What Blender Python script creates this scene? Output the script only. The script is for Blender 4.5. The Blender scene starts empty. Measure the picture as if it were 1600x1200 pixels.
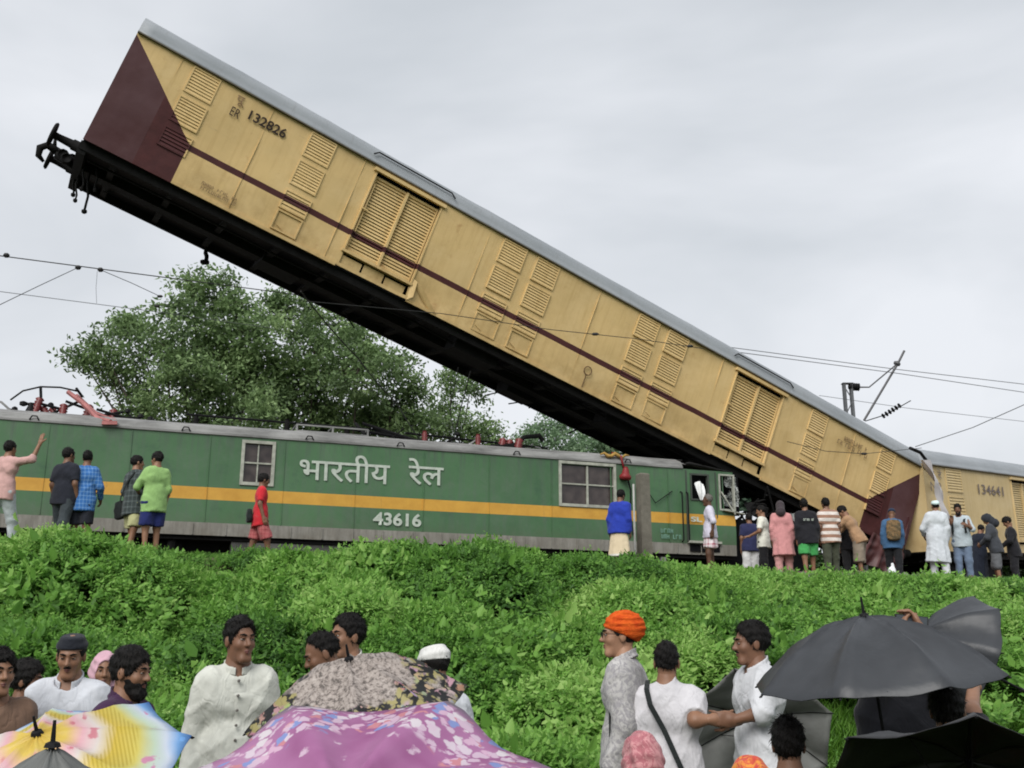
import bpy, bmesh, math, random
import numpy as np
from mathutils import Vector, Matrix, noise as mnoise

SC = bpy.context.scene
COL = SC.collection
PI = math.pi
rnd = random.Random(7)
NR = np.random.RandomState(11)

# ------------------------------------------------------------------ camera
CAMZ = 1.65
FPX, PITCH, ROLL = 1596.2, 0.2531, -0.0032        # focal length in 1600-px-wide pixels
cd = bpy.data.cameras.new('camera')
cd.sensor_width = 36.0
cd.lens = 36.0 * FPX / 1600.0
cd.clip_start = 0.05
cd.clip_end = 3000
cam = bpy.data.objects.new('camera', cd)
COL.objects.link(cam)
cam.matrix_world = Matrix.Translation((0, 0, CAMZ)) @ Matrix.Rotation(PI / 2 + PITCH, 4, 'X') @ Matrix.Rotation(-ROLL, 4, 'Z')
SC.camera = cam

# ------------------------------------------------------------------ world: overcast sky
SUN_EL, SUN_AZ = math.radians(42), math.radians(200)   # high, behind the photographer, veiled by cloud
w = bpy.data.worlds.new('World')
SC.world = w
w.use_nodes = True
nt = w.node_tree
for n in list(nt.nodes):
    nt.nodes.remove(n)
N = nt.nodes.new
Lk = nt.links.new
sky = N('ShaderNodeTexSky')
sky.sky_type = 'NISHITA'
sky.sun_disc = False
sky.sun_elevation = SUN_EL
sky.sun_rotation = SUN_AZ
sky.air_density = 1.4
sky.dust_density = 4.0
tc = N('ShaderNodeTexCoord')
mp = N('ShaderNodeMapping')
mp.inputs['Scale'].default_value = (1.0, 1.0, 2.4)
Lk(tc.outputs['Generated'], mp.inputs['Vector'])
nz = N('ShaderNodeTexNoise')
nz.inputs['Scale'].default_value = 1.7
nz.inputs['Detail'].default_value = 5
nz.inputs['Roughness'].default_value = 0.5
nz.inputs['Distortion'].default_value = 0.35
Lk(mp.outputs[0], nz.inputs['Vector'])
cr = N('ShaderNodeValToRGB')
cr.color_ramp.elements[0].position = 0.34
cr.color_ramp.elements[0].color = (5.3, 5.65, 6.05, 1)
cr.color_ramp.elements[1].position = 0.66
cr.color_ramp.elements[1].color = (7.9, 8.1, 8.5, 1)
Lk(nz.outputs['Fac'], cr.inputs['Fac'])
mxs = N('ShaderNodeMix')
mxs.data_type = 'RGBA'
mxs.inputs['Factor'].default_value = 0.92
Lk(sky.outputs['Color'], mxs.inputs['A'])
Lk(cr.outputs['Color'], mxs.inputs['B'])
bgn = N('ShaderNodeBackground')
bgn.inputs['Strength'].default_value = 0.054
Lk(mxs.outputs['Result'], bgn.inputs['Color'])
wo = N('ShaderNodeOutputWorld')
Lk(bgn.outputs[0], wo.inputs['Surface'])

# ------------------------------------------------------------------ sun behind cloud
sd = bpy.data.lights.new('sun', 'SUN')
sd.energy = 1.5
sd.angle = math.radians(40)
sd.color = (1.0, 0.975, 0.94)
so = bpy.data.objects.new('sun', sd)
COL.objects.link(so)
sv = Vector((math.cos(SUN_EL) * math.sin(SUN_AZ), math.cos(SUN_EL) * math.cos(SUN_AZ), math.sin(SUN_EL)))
so.rotation_euler = sv.to_track_quat('Z', 'Y').to_euler()
so.location = (0, 0, 60)

vs = SC.view_settings
vs.view_transform = 'Standard'
vs.look = 'None'
vs.exposure = 1.05
vs.gamma = 1.0
vs.use_curve_mapping = False
SC.cycles.max_bounces = 6
SC.cycles.transparent_max_bounces = 8
SC.cycles.use_denoising = True
SC.cycles.filter_width = 1.9          # the phone picture is soft

# ------------------------------------------------------------------ frames of reference
def ray(px, py):
    u, v = (px - 800) / FPX, (600 - py) / FPX
    c, s = math.cos(-ROLL), math.sin(-ROLL)
    u, v = c * u - s * v, s * u + c * v
    return Vector((u, math.cos(PITCH) - v * math.sin(PITCH), math.sin(PITCH) + v * math.cos(PITCH)))

def at(px, py, Y):
    r = ray(px, py)
    p = r * (Y / r.y)
    return Vector((p.x, p.y, p.z + CAMZ))

def to_px(P):
    P = np.asarray(P, float)
    X, Y, Z = P[..., 0], P[..., 1], P[..., 2] - CAMZ
    fw = Y * math.cos(PITCH) + Z * math.sin(PITCH)
    up = -Y * math.sin(PITCH) + Z * math.cos(PITCH)
    return 800 + FPX * X / fw, 600 - FPX * up / fw

P0 = Vector((-11.0198, 17.7739, 0.0))            # a point of the locomotive's near wall
TR = Vector((0.935792, 0.352552, 0.0))           # along the track, to the right
TN = Vector((-0.352552, 0.935792, 0.0))          # across the track, away from the camera
RAILZ = 2.9

def track_sd(x, y):
    dx, dy = x - P0.x, y - P0.y
    return dx * TR.x + dy * TR.y, -(dx * TN.x + dy * TN.y)

def from_track(s, d, z=0.0):
    return Vector((P0.x + TR.x * s - TN.x * d, P0.y + TR.y * s - TN.y * d, z))

def sstep(a, b, x):
    t = np.clip((x - a) / (b - a), 0, 1)
    return t * t * (3 - 2 * t)

def ground_z(x, y):
    x = np.asarray(x, float)
    y = np.asarray(y, float)
    s, d = track_sd(x, y)
    top = 2.99 + 0.03 * np.sin(s * .7)
    slope = np.clip((d - 4.3) / 7.6, 0, 1)
    slope = slope * (1.12 - .12 * slope)
    z = top * (1 - slope)
    far = np.clip((-d - 13.0) / 6.0, 0, 1)
    z = np.where(d < 0, 2.62 * (1 - far), z)
    z = np.where((d > -0.2) & (d < 1.2), 2.62 + (top - 2.62) * sstep(-0.2, 1.2, d), z)
    bump = 0.05 * np.sin(x * 1.3 + y * .7) + 0.04 * np.sin(y * 2.1 - x * .9) + 0.03 * np.sin(x * 3.7 + 1.3) * np.sin(y * 3.1)
    k = sstep(4.2, 5.5, d)
    return z + bump * k * 1.2

# ------------------------------------------------------------------ object helpers
def tag(o, label=None, cat=None, group=None, kind=None):
    if label:
        o['label'] = label
    if cat:
        o['category'] = cat
    if group:
        o['group'] = group
    if kind:
        o['kind'] = kind
    return o

def empty(name, loc=(0, 0, 0), rz=0.0, matrix=None):
    o = bpy.data.objects.new(name, None)
    o.empty_display_size = 0.2
    COL.objects.link(o)
    if matrix is not None:
        o.matrix_world = matrix
    else:
        o.location = loc
        o.rotation_euler = (0, 0, rz)
    return o

def link(name, me, mats=None, parent=None, smooth=False):
    o = bpy.data.objects.new(name, me)
    COL.objects.link(o)
    if mats is not None:
        for m in (mats if isinstance(mats, (list, tuple)) else [mats]):
            me.materials.append(m)
    if parent is not None:
        o.parent = parent
    if smooth and len(me.polygons):
        me.polygons.foreach_set('use_smooth', np.ones(len(me.polygons), bool))
    return o

class MB:
    """collects simple solids into one mesh"""
    def __init__(self):
        self.v, self.f, self.m = [], [], []

    def add(self, verts, faces, mi=0):
        b = len(self.v)
        self.v += [tuple(p) for p in verts]
        self.f += [tuple(i + b for i in f) for f in faces]
        self.m += [mi] * len(faces)
        return self

    def box(self, x0, x1, y0, y1, z0, z1, mi=0, M=None):
        vs_ = [Vector(p) for p in ((x0, y0, z0), (x1, y0, z0), (x1, y1, z0), (x0, y1, z0), (x0, y0, z1), (x1, y0, z1), (x1, y1, z1), (x0, y1, z1))]
        if M is not None:
            vs_ = [M @ p for p in vs_]
        return self.add(vs_, [(0, 3, 2, 1), (4, 5, 6, 7), (0, 1, 5, 4), (1, 2, 6, 5), (2, 3, 7, 6), (3, 0, 4, 7)], mi)

    def bar(self, a, b, w, h=None, mi=0, up=(0, 0, 1)):
        a, b = Vector(a), Vector(b)
        h = h or w
        d = b - a
        L = d.length
        d.normalize()
        u = Vector(up)
        if abs(d.dot(u)) > .98:
            u = Vector((1, 0, 0))
        sx = d.cross(u).normalized()
        uz = sx.cross(d)
        M = Matrix((d, sx, uz)).transposed().to_4x4()
        M.translation = a
        return self.box(0, L, -w / 2, w / 2, -h / 2, h / 2, mi, M)

    def tube(self, pts, r, n=6, mi=0, caps=True):
        pts = [Vector(p) for p in pts]
        rs = r if isinstance(r, (list, tuple)) else [r] * len(pts)
        rings = []
        prev = None
        for i, p in enumerate(pts):
            d = (pts[min(i + 1, len(pts) - 1)] - pts[max(i - 1, 0)])
            if d.length < 1e-9:
                d = Vector((0, 0, 1))
            d.normalize()
            if prev is None:
                u = Vector((0, 0, 1)) if abs(d.z) < .9 else Vector((1, 0, 0))
                sx = d.cross(u).normalized()
            else:
                sx = (prev - d * prev.dot(d))
                sx = sx.normalized() if sx.length > 1e-6 else d.orthogonal().normalized()
            prev = sx
            uy = d.cross(sx)
            rings.append([p + (sx * math.cos(2 * PI * k / n) + uy * math.sin(2 * PI * k / n)) * rs[i] for k in range(n)])
        vv = [q for ring in rings for q in ring]
        ff = []
        for i in range(len(pts) - 1):
            for k in range(n):
                a, b = i * n + k, i * n + (k + 1) % n
                ff.append((a, b, b + n, a + n))
        if caps:
            ff.append(tuple(range(n - 1, -1, -1)))
            ff.append(tuple((len(pts) - 1) * n + k for k in range(n)))
        return self.add(vv, ff, mi)

    def lathe(self, prof, c=(0, 0, 0), axis=(0, 0, 1), n=14, mi=0):
        ax = Vector(axis).normalized()
        u = Vector((0, 0, 1)) if abs(ax.z) < .9 else Vector((1, 0, 0))
        sx = ax.cross(u).normalized()
        sy = ax.cross(sx)
        c = Vector(c)
        vv, ff = [], []
        for (r, h) in prof:
            for k in range(n):
                vv.append(c + ax * h + (sx * math.cos(2 * PI * k / n) + sy * math.sin(2 * PI * k / n)) * r)
        for i in range(len(prof) - 1):
            for k in range(n):
                a, b = i * n + k, i * n + (k + 1) % n
                ff.append((a, b, b + n, a + n))
        ff.append(tuple(range(n)))
        ff.append(tuple((len(prof) - 1) * n + k for k in range(n - 1, -1, -1)))
        return self.add(vv, ff, mi)

    def build(self, name, mats, parent=None, smooth=False):
        me = bpy.data.meshes.new(name)
        me.from_pydata(self.v, [], self.f)
        if any(self.m):
            me.polygons.foreach_set('material_index', self.m)
        me.update()
        return link(name, me, mats, parent, smooth)

def np_mesh(name, V, F4, mats, parent=None, smooth=True, attr=None, F3=None, mi=None):
    """fast mesh from numpy arrays of quads (and triangles)"""
    me = bpy.data.meshes.new(name)
    V = np.ascontiguousarray(V, np.float32)
    nq = 0 if F4 is None else len(F4)
    n3 = 0 if F3 is None else len(F3)
    me.vertices.add(len(V))
    me.vertices.foreach_set('co', V.ravel())
    me.loops.add(nq * 4 + n3 * 3)
    li = []
    if nq:
        li.append(np.asarray(F4, np.int32).ravel())
    if n3:
        li.append(np.asarray(F3, np.int32).ravel())
    me.loops.foreach_set('vertex_index', np.concatenate(li))
    me.polygons.add(nq + n3)
    st = np.concatenate([np.arange(nq) * 4, nq * 4 + np.arange(n3) * 3]).astype(np.int32)
    me.polygons.foreach_set('loop_start', st)
    if mi is not None:
        me.polygons.foreach_set('material_index', np.asarray(mi, np.int32))
    me.update(calc_edges=True)
    if attr:
        for k, a in attr.items():
            at_ = me.attributes.new(k, 'FLOAT', 'POINT')
            at_.data.foreach_set('value', np.asarray(a, np.float32))
    return link(name, me, mats, parent, smooth)

# ------------------------------------------------------------------ material helpers
class NT:
    def __init__(self, name):
        self.m = bpy.data.materials.new(name)
        self.m.use_nodes = True
        self.t = self.m.node_tree
        for n in list(self.t.nodes):
            self.t.nodes.remove(n)
        self.out = self.t.nodes.new('ShaderNodeOutputMaterial')
        self.co = None

    def n(self, typ, **kw):
        nd = self.t.nodes.new(typ)
        for k, v in kw.items():
            setattr(nd, k, v)
        return nd

    def l(self, a, b):
        self.t.links.new(a, b)

    def setv(self, sock, v):
        if hasattr(v, 'links'):
            self.l(v, sock)
        elif isinstance(v, (tuple, list)) and len(v) == 3 and sock.type == 'RGBA':
            sock.default_value = (*v, 1)
        else:
            sock.default_value = v

    def obj(self):
        if self.co is None:
            self.co = self.n('ShaderNodeTexCoord').outputs['Object']
        return self.co

    def math(self, op, a, b=0.0, c=0.0):
        nd = self.n('ShaderNodeMath', operation=op)
        self.setv(nd.inputs[0], a)
        self.setv(nd.inputs[1], b)
        if op in ('MULTIPLY_ADD', 'SMOOTH_MIN', 'COMPARE', 'WRAP'):
            self.setv(nd.inputs[2], c)
        return nd.outputs[0]

    def xyz(self, vec=None):
        nd = self.n('ShaderNodeSeparateXYZ')
        self.l(vec or self.obj(), nd.inputs[0])
        return nd.outputs

    def noise(self, scale=5.0, detail=3.0, rough=.5, stretch=None, vec=None, dist=0.0, off=None):
        v = vec or self.obj()
        if stretch or off:
            mp_ = self.n('ShaderNodeMapping')
            self.l(v, mp_.inputs['Vector'])
            if stretch:
                mp_.inputs['Scale'].default_value = stretch
            if off:
                mp_.inputs['Location'].default_value = off
            v = mp_.outputs[0]
        nd = self.n('ShaderNodeTexNoise')
        self.l(v, nd.inputs['Vector'])
        nd.inputs['Scale'].default_value = scale
        nd.inputs['Detail'].default_value = detail
        nd.inputs['Roughness'].default_value = rough
        nd.inputs['Distortion'].default_value = dist
        return nd.outputs['Fac']

    def voro(self, scale=5.0, feature='F1', out='Distance', vec=None, rand=1.0):
        nd = self.n('ShaderNodeTexVoronoi', feature=feature)
        self.l(vec or self.obj(), nd.inputs['Vector'])
        nd.inputs['Scale'].default_value = scale
        nd.inputs['Randomness'].default_value = rand
        return nd.outputs[out]

    def ramp(self, fac, stops, interp='LINEAR'):
        nd = self.n('ShaderNodeValToRGB')
        r = nd.color_ramp
        r.interpolation = interp
        while len(r.elements) < len(stops):
            r.elements.new(.5)
        for e, (p, c) in zip(r.elements, stops):
            e.position = p
            e.color = (c, c, c, 1) if isinstance(c, (int, float)) else (*c, 1)
        self.setv(nd.inputs[0], fac)
        return nd.outputs['Color']

    def mix(self, fac, a, b, blend='MIX'):
        nd = self.n('ShaderNodeMix', data_type='RGBA', blend_type=blend)
        nd.clamp_factor = True
        self.setv(nd.inputs['Factor'], fac)
        self.setv(nd.inputs['A'], a)
        self.setv(nd.inputs['B'], b)
        return nd.outputs['Result']

    def bump(self, h, strength=.3, dist=.01):
        nd = self.n('ShaderNodeBump')
        nd.inputs['Strength'].default_value = strength
        nd.inputs['Distance'].default_value = dist
        self.setv(nd.inputs['Height'], h)
        return nd.outputs[0]

    def done(self, col, rough=.6, metal=0.0, spec=.4, normal=None, trans=0.0, sheen=0.0, coat=0.0):
        p = self.n('ShaderNodeBsdfPrincipled')
        self.setv(p.inputs['Base Color'], col)
        self.setv(p.inputs['Roughness'], rough)
        self.setv(p.inputs['Metallic'], metal)
        p.inputs['Specular IOR Level'].default_value = spec
        p.inputs['Sheen Weight'].default_value = sheen
        p.inputs['Coat Weight'].default_value = coat
        if normal is not None:
            self.l(normal, p.inputs['Normal'])
        sh = p.outputs[0]
        if trans > 0:
            t = self.n('ShaderNodeBsdfTranslucent')
            self.setv(t.inputs['Color'], col)
            mx = self.n('ShaderNodeMixShader')
            mx.inputs[0].default_value = trans
            self.l(sh, mx.inputs[1])
            self.l(t.outputs[0], mx.inputs[2])
            sh = mx.outputs[0]
        self.l(sh, self.out.inputs['Surface'])
        return self.m

def plain(name, col, rough=.6, var=.18, scale=6.0, metal=0.0, spec=.35, bump=.15, bscale=40.0, bdist=.004, stretch=None):
    t = NT(name)
    nf = t.noise(scale, 4, .6, stretch)
    lo = tuple(c * (1 - var) for c in col)
    hi = tuple(min(1, c * (1 + var)) for c in col)
    c = t.ramp(nf, [(.25, lo), (.75, hi)])
    nm = t.bump(t.noise(bscale, 3), bump, bdist) if bump else None
    return t.done(c, rough, metal, spec, nm)

MAT = {}
def cloth(col, kind='plain', col2=None, scale=1.0):
    key = (tuple(col), kind, tuple(col2) if col2 else None, scale)
    if key in MAT:
        return MAT[key]
    t = NT('cloth_' + kind)
    x, y, z = t.xyz()
    nf = t.noise(9, 4, .6)
    lo = tuple(c * .86 for c in col)
    hi = tuple(min(1, c * 1.1) for c in col)
    c = t.ramp(nf, [(.3, lo), (.7, hi)])
    if kind == 'stripes':
        s = t.math('FRACT', t.math('MULTIPLY', z, scale))
        c = t.mix(t.math('GREATER_THAN', s, .5), c, col2)
    elif kind == 'plaid':
        a = t.math('GREATER_THAN', t.math('FRACT', t.math('MULTIPLY', t.math('ADD', x, y), scale)), .72)
        b = t.math('GREATER_THAN', t.math('FRACT', t.math('MULTIPLY', z, scale)), .72)
        c = t.mix(t.math('MULTIPLY', t.math('ADD', a, b), .5), c, col2)
    elif kind == 'blotch':
        v = t.noise(14 * scale, 4, .7, dist=1.5)
        c = t.mix(t.ramp(v, [(.46, 0.0), (.54, 1.0)]), c, col2)
    elif kind == 'print':
        v = t.voro(26 * scale)
        c = t.mix(t.ramp(v, [(.22, 1.0), (.34, 0.0)]), c, col2)
    weave = t.noise(60, 3, .6)
    big = t.noise(7, 3, .6, dist=.8)
    # sharp creases where the cloth is gathered
    cr1 = t.math('ABSOLUTE', t.math('SUBTRACT', t.noise(6, 2, .5, stretch=(1.6, 1.6, .8), dist=1.6), .5))
    cr2 = t.math('ABSOLUTE', t.math('SUBTRACT', t.noise(13, 2, .5, stretch=(1.2, 1.2, .9), dist=1.0, off=(3, 1, 2)), .5))
    h = t.math('ADD', t.math('MULTIPLY', weave, .012), t.math('ADD', t.math('MULTIPLY', big, .5), t.math('ADD', t.math('MULTIPLY', t.math('MINIMUM', cr1, .12), 3.2), t.math('MULTIPLY', t.math('MINIMUM', cr2, .1), .5))))
    MAT[key] = t.done(c, .88, 0, .15, t.bump(h, .32, .022), sheen=.1)
    return MAT[key]

# ================================================================== ground
def build_ground():
    def axis(lo, hi, step, far):
        a = list(np.arange(lo, hi, step))
        e, k = hi, step
        while e < far:
            k *= 1.35
            a.append(e)
            e += k
        e, k = lo, step
        b = []
        while e > -far:
            k *= 1.35
            e -= k
            b.append(e)
        return np.array(b[::-1] + a)
    xs, ys = axis(-22, 38, .45, 1500), axis(-4, 48, .42, 1500)
    X, Y = np.meshgrid(xs, ys)
    Z = ground_z(X, Y)
    V = np.stack([X.ravel(), Y.ravel(), Z.ravel()], 1)
    nx, ny = len(xs), len(ys)
    i = np.arange(nx - 1)[None, :] + np.arange(ny - 1)[:, None] * nx
    i = i.ravel()
    F = np.stack([i, i + 1, i + 1 + nx, i + nx], 1)
    t = NT('soil')
    x, y, z = t.xyz()
    n1 = t.noise(1.1, 5, .65)
    n2 = t.noise(14, 4, .7)
    earth = t.ramp(n2, [(.25, (.055, .042, .03)), (.75, (.15, .12, .09))])
    green = t.ramp(n2, [(.25, (.02, .035, .008)), (.75, (.045, .075, .015))])
    # d = distance in front of the train
    d = t.math('MULTIPLY', t.math('ADD', t.math('MULTIPLY', t.math('SUBTRACT', x, P0.x), TN.x), t.math('MULTIPLY', t.math('SUBTRACT', y, P0.y), TN.y)), -1.0)
    m = t.math('ADD', t.math('MULTIPLY', t.math('SUBTRACT', d, 4.0), .8), t.math('MULTIPLY', t.math('SUBTRACT', n1, .5), 3.0))
    c = t.mix(t.ramp(m, [(.3, 0.0), (.7, 1.0)]), earth, green)
    mat = t.done(c, .95, 0, .1, t.bump(n2, .8, .05))
    o = np_mesh('ground', V, F, mat, smooth=True)
    tag(o, kind='structure')
build_ground()

steel_dark = plain('dark_steel', (.007, .007, .008), .65, .3, 9, .1, .2, .3, 30, .006)
grime = plain('grimy_iron', (.008, .0078, .0078), .8, .4, 7, 0, .15, .5, 18, .012)
rail_m = plain('rail_steel', (.12, .085, .065), .5, .3, 6, .6, .4, .2)
conc = plain('weathered_concrete', (.15, .14, .115), .92, .3, 5, 0, .15, .6, 26, .01)
blackm = plain('black_void', (.006, .006, .007), .8, .2, 4, 0, .1, 0)

def rails():
    for d in (-0.7, -2.38):
        mb = MB()
        prof = [(-.07, 0), (.07, 0), (.07, .015), (.012, .03), (.012, .11), (.036, .125), (.036, .16), (-.036, .16), (-.036, .125), (-.012, .11), (-.012, .03), (-.07, .015)]
        vv = []
        for s in (-16, 44):
            for (a, b) in prof:
                vv.append(from_track(s, d + a, RAILZ - .16 + b))
        n = len(prof)
        ff = [(k, (k + 1) % n, (k + 1) % n + n, k + n) for k in range(n)] + [tuple(range(n)), tuple(range(2 * n - 1, n - 1, -1))]
        mb.add(vv, ff)
        o = mb.build('rail', rail_m)
        tag(o, 'rusty near rail of the track under the green locomotive' if d > -1 else 'rusty far rail of the track under the green locomotive', 'rail')
rails()

# ================================================================== lettering
def text_flat(name, body, x0, x1, z0, z1, mat, parent, off=.012, bold=.02, slant=0.0, y=0.0, fat=0.0):
    c = bpy.data.curves.new('lettering', 'FONT')
    c.body = body
    c.size = 1
    c.offset = bold
    c.resolution_u = 4
    o = bpy.data.objects.new('lettering', c)
    COL.objects.link(o)
    bpy.context.view_layer.update()
    me = bpy.data.meshes.new_from_object(o.evaluated_get(bpy.context.evaluated_depsgraph_get()))
    bpy.data.objects.remove(o)
    bpy.data.curves.remove(c)
    V = np.zeros(len(me.vertices) * 3, np.float32)
    me.vertices.foreach_get('co', V)
    V = V.reshape(-1, 3)
    # islands get a hair's difference in depth so that crossing strokes never share a plane
    par = np.arange(len(V))
    def find(i):
        while par[i] != i:
            par[i] = par[par[i]]
            i = par[i]
        return i
    for e in me.edges:
        a, b = find(e.vertices[0]), find(e.vertices[1])
        if a != b:
            par[a] = b
    roots = {}
    isl = np.array([roots.setdefault(find(i), len(roots)) for i in range(len(V))])
    lo, hi = V.min(0), V.max(0)
    X = x0 + (V[:, 0] - lo[0]) / (hi[0] - lo[0]) * (x1 - x0)
    Z = z0 + (V[:, 1] - lo[1]) / (hi[1] - lo[1]) * (z1 - z0)
    X = X + slant * (Z - z0)
    Y = y - off - isl * .0009
    me.vertices.foreach_set('co', np.stack([X, Y, Z], 1).astype(np.float32).ravel())
    me.update()
    if fat:
        # heavier strokes: the same outline laid on again, a little to the side and a little proud
        bm_ = bmesh.new()
        for k, (dx, dz) in enumerate(((0, 0), (fat, 0), (0, -fat), (fat, -fat))):
            m2 = me.copy()
            m2.transform(Matrix.Translation((dx, -.0004 * k, dz)))
            bm_.from_mesh(m2)
            bpy.data.meshes.remove(m2)
        bm_.to_mesh(me)
        bm_.free()
    return link(name, me, mat, parent)

def scribble(name, x0, x1, z0, z1, rows, mat, parent, seed, y=0.0, off=.012, gaps=.3):
    """faded stencil lines that can no longer be read: short broken strokes"""
    r = random.Random(seed)
    hgt = (z1 - z0) / (rows * 1.35)
    k = 0
    for i in range(rows):
        mb = MB()
        z = z1 - (i + 1) * (z1 - z0) / rows
        x = x0 + r.random() * .05
        while x < x1:
            wd = hgt * r.uniform(.45, .7)
            if r.random() > gaps * .5:
                st = hgt * .17
                yy = y - off - (k % 7) * .0008
                k += 1
                mb.add([(x, yy, z), (x + st, yy, z), (x + st, yy, z + hgt), (x, yy, z + hgt)], [(0, 1, 2, 3)])
                zz = z + r.choice((0, hgt * .42, hgt - st))
                yy -= .0009
                mb.add([(x + st, yy, zz), (x + wd, yy, zz), (x + wd, yy, zz + st), (x + st, yy, zz + st)], [(0, 1, 2, 3)])
                if r.random() < .6:
                    mb.add([(x + wd - st, yy, z), (x + wd, yy, z), (x + wd, yy, z + hgt * .9), (x + wd - st, yy, z + hgt * .9)], [(0, 1, 2, 3)])
                x += wd * 1.35
            else:
                x += hgt * .8
        tag(mb.build(name, mat, parent), kind='stuff')

ink = plain('stencil_black', (.035, .024, .018), .7, .3, 20, 0, .2, 0)
ink2 = plain('stencil_faded', (.2, .13, .07), .8, .35, 25, 0, .2, 0)
ink3 = plain('stencil_grey', (.18, .15, .14), .8, .3, 25, 0, .2, 0)
letter_w = plain('letter_white', (.43, .48, .42), .6, .2, 12, 0, .3, 0)

# ================================================================== parcel vans
def coach_paint(name, yel, mar, L, H, tri=True, stripe=True):
    t = NT(name)
    x, y, z = t.xyz()
    big = t.noise(.55, 4, .6)
    mid = t.noise(3.0, 5, .65)
    c = t.ramp(big, [(.3, tuple(v * .9 for v in yel)), (.7, tuple(min(1, v * 1.08) for v in yel))])
    # rain streaks run down the side, rust-brown grime creeps up from the sill
    st = t.noise(1.0, 4, .7, stretch=(9, 1, .55))
    c = t.mix(t.ramp(st, [(.48, 0.0), (.78, .6)]), c, tuple(v * f for v, f in zip(yel, (.72, .66, .55))))
    low = t.math('MULTIPLY', t.math('SUBTRACT', 1.0, t.math('DIVIDE', z, H * .42)), t.ramp(mid, [(.3, 0.0), (.75, 1.0)]))
    c = t.mix(t.math('MULTIPLY', t.ramp(low, [(0.0, 0.0), (.8, 1.0)]), .55), c, (.30, .19, .075))
    rust = t.noise(1.6, 6, .75, off=(3, 0, 5))
    c = t.mix(t.ramp(rust, [(.60, 0.0), (.74, .6)]), c, (.30, .14, .05))
    blo = t.noise(1.1, 5, .7, off=(7, 0, 2), dist=.6)
    c = t.mix(t.ramp(blo, [(.48, 0.0), (.66, .5)]), c, tuple(min(1, v * f) for v, f in zip(yel, (1.12, 1.16, 1.3))))
    scr = t.noise(2.2, 6, .8, stretch=(.5, 1, 2.6), off=(1, 0, 8))
    c = t.mix(t.ramp(scr, [(.64, 0.0), (.72, .5)]), c, (.36, .27, .15))
    if stripe:
        wob = t.math('MULTIPLY', t.math('SUBTRACT', t.noise(1.2, 2), .5), .02)
        zz = t.math('ADD', z, wob)
        s = t.math('LESS_THAN', t.math('ABSOLUTE', t.math('SUBTRACT', zz, H * .324)), .064)
        m = t.mix(t.ramp(mid, [(.3, 0.0), (.7, 1.0)]), tuple(v * .8 for v in mar), tuple(v * 1.3 for v in mar))
        c = t.mix(s, c, m)
        if tri:
            # end panels: x from either end
            for flip in (False, True):
                xe = t.math('SUBTRACT', L, x) if flip else x
                top = t.math('SUBTRACT', H * .975, t.math('MULTIPLY', xe, (H * .975 - H * .35) / 1.70))
                k = t.math('MULTIPLY', t.math('LESS_THAN', xe, 1.70), t.math('LESS_THAN', z, top))
                mm = t.mix(t.math('LESS_THAN', xe, .93), m, t.mix(t.ramp(big, [(.35, 0.0), (.65, 1.0)]), tuple(v * .9 for v in mar), (.10, .05, .055)))
                c = t.mix(k, c, mm)
    hgt = t.math('ADD', t.math('MULTIPLY', big, 1.0), t.math('MULTIPLY', mid, .12))
    return t.done(c, t.ramp(mid, [(.3, .45), (.7, .66)]), 0, .28, t.bump(hgt, .45, .06))

roof_grey = None
def mk_roof():
    t = NT('roof_paint')
    nf = t.noise(.8, 5, .65, stretch=(.5, 2, 2))
    c = t.ramp(nf, [(.3, (.21, .23, .245)), (.7, (.31, .33, .35))])
    st = t.noise(3, 4, .7, stretch=(4, .6, .6))
    c = t.mix(t.ramp(st, [(.55, 0.0), (.85, .5)]), c, (.17, .165, .16))
    return t.done(c, .5, 0, .4, t.bump(nf, .25, .03))
roof_grey = mk_roof()

def wavy(x, z, seed=0.0, amp=.012):
    return amp * (mnoise.noise(Vector((x * .55 + seed, z * .9, seed))) + .5 * mnoise.noise(Vector((x * 1.7 + seed, z * 2.0, seed + 5))))

def side_panel(name, L, H, holes, mat, parent, seed=0.0, amp=.012, dents=(), z0=0.0):
    """sheet-metal side with real openings, slightly buckled"""
    xs = set(np.round(np.arange(0, L, .16), 3)) | {L}
    zs = set(np.round(np.arange(z0, H, .15), 3)) | {H}
    for (a, b, c, d) in holes:
        xs = {v for v in xs if abs(v - a) > .06 and abs(v - b) > .06} | {a, b}
        zs = {v for v in zs if abs(v - c) > .06 and abs(v - d) > .06} | {c, d}
    xs, zs = sorted(xs), sorted(zs)
    V = []
    for z in zs:
        for x in xs:
            y = wavy(x, z, seed, amp)
            for (cx, cz, r, dep) in dents:
                q = ((x - cx) ** 2 + (z - cz) ** 2) / (r * r)
                if q < 4:
                    y += dep * math.exp(-q * 1.6)
            V.append((x, y, z))
    F = []
    nx = len(xs)
    for j in range(len(zs) - 1):
        for i in range(nx - 1):
            cx, cz = (xs[i] + xs[i + 1]) / 2, (zs[j] + zs[j + 1]) / 2
            if any(a < cx < b and c < cz < d for (a, b, c, d) in holes):
                continue
            k = j * nx + i
            F.append((k, k + 1, k + 1 + nx, k + nx))
    me = bpy.data.meshes.new(name)
    me.from_pydata(V, [], F)
    me.update()
    return link(name, me, mat, parent, True)

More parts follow.
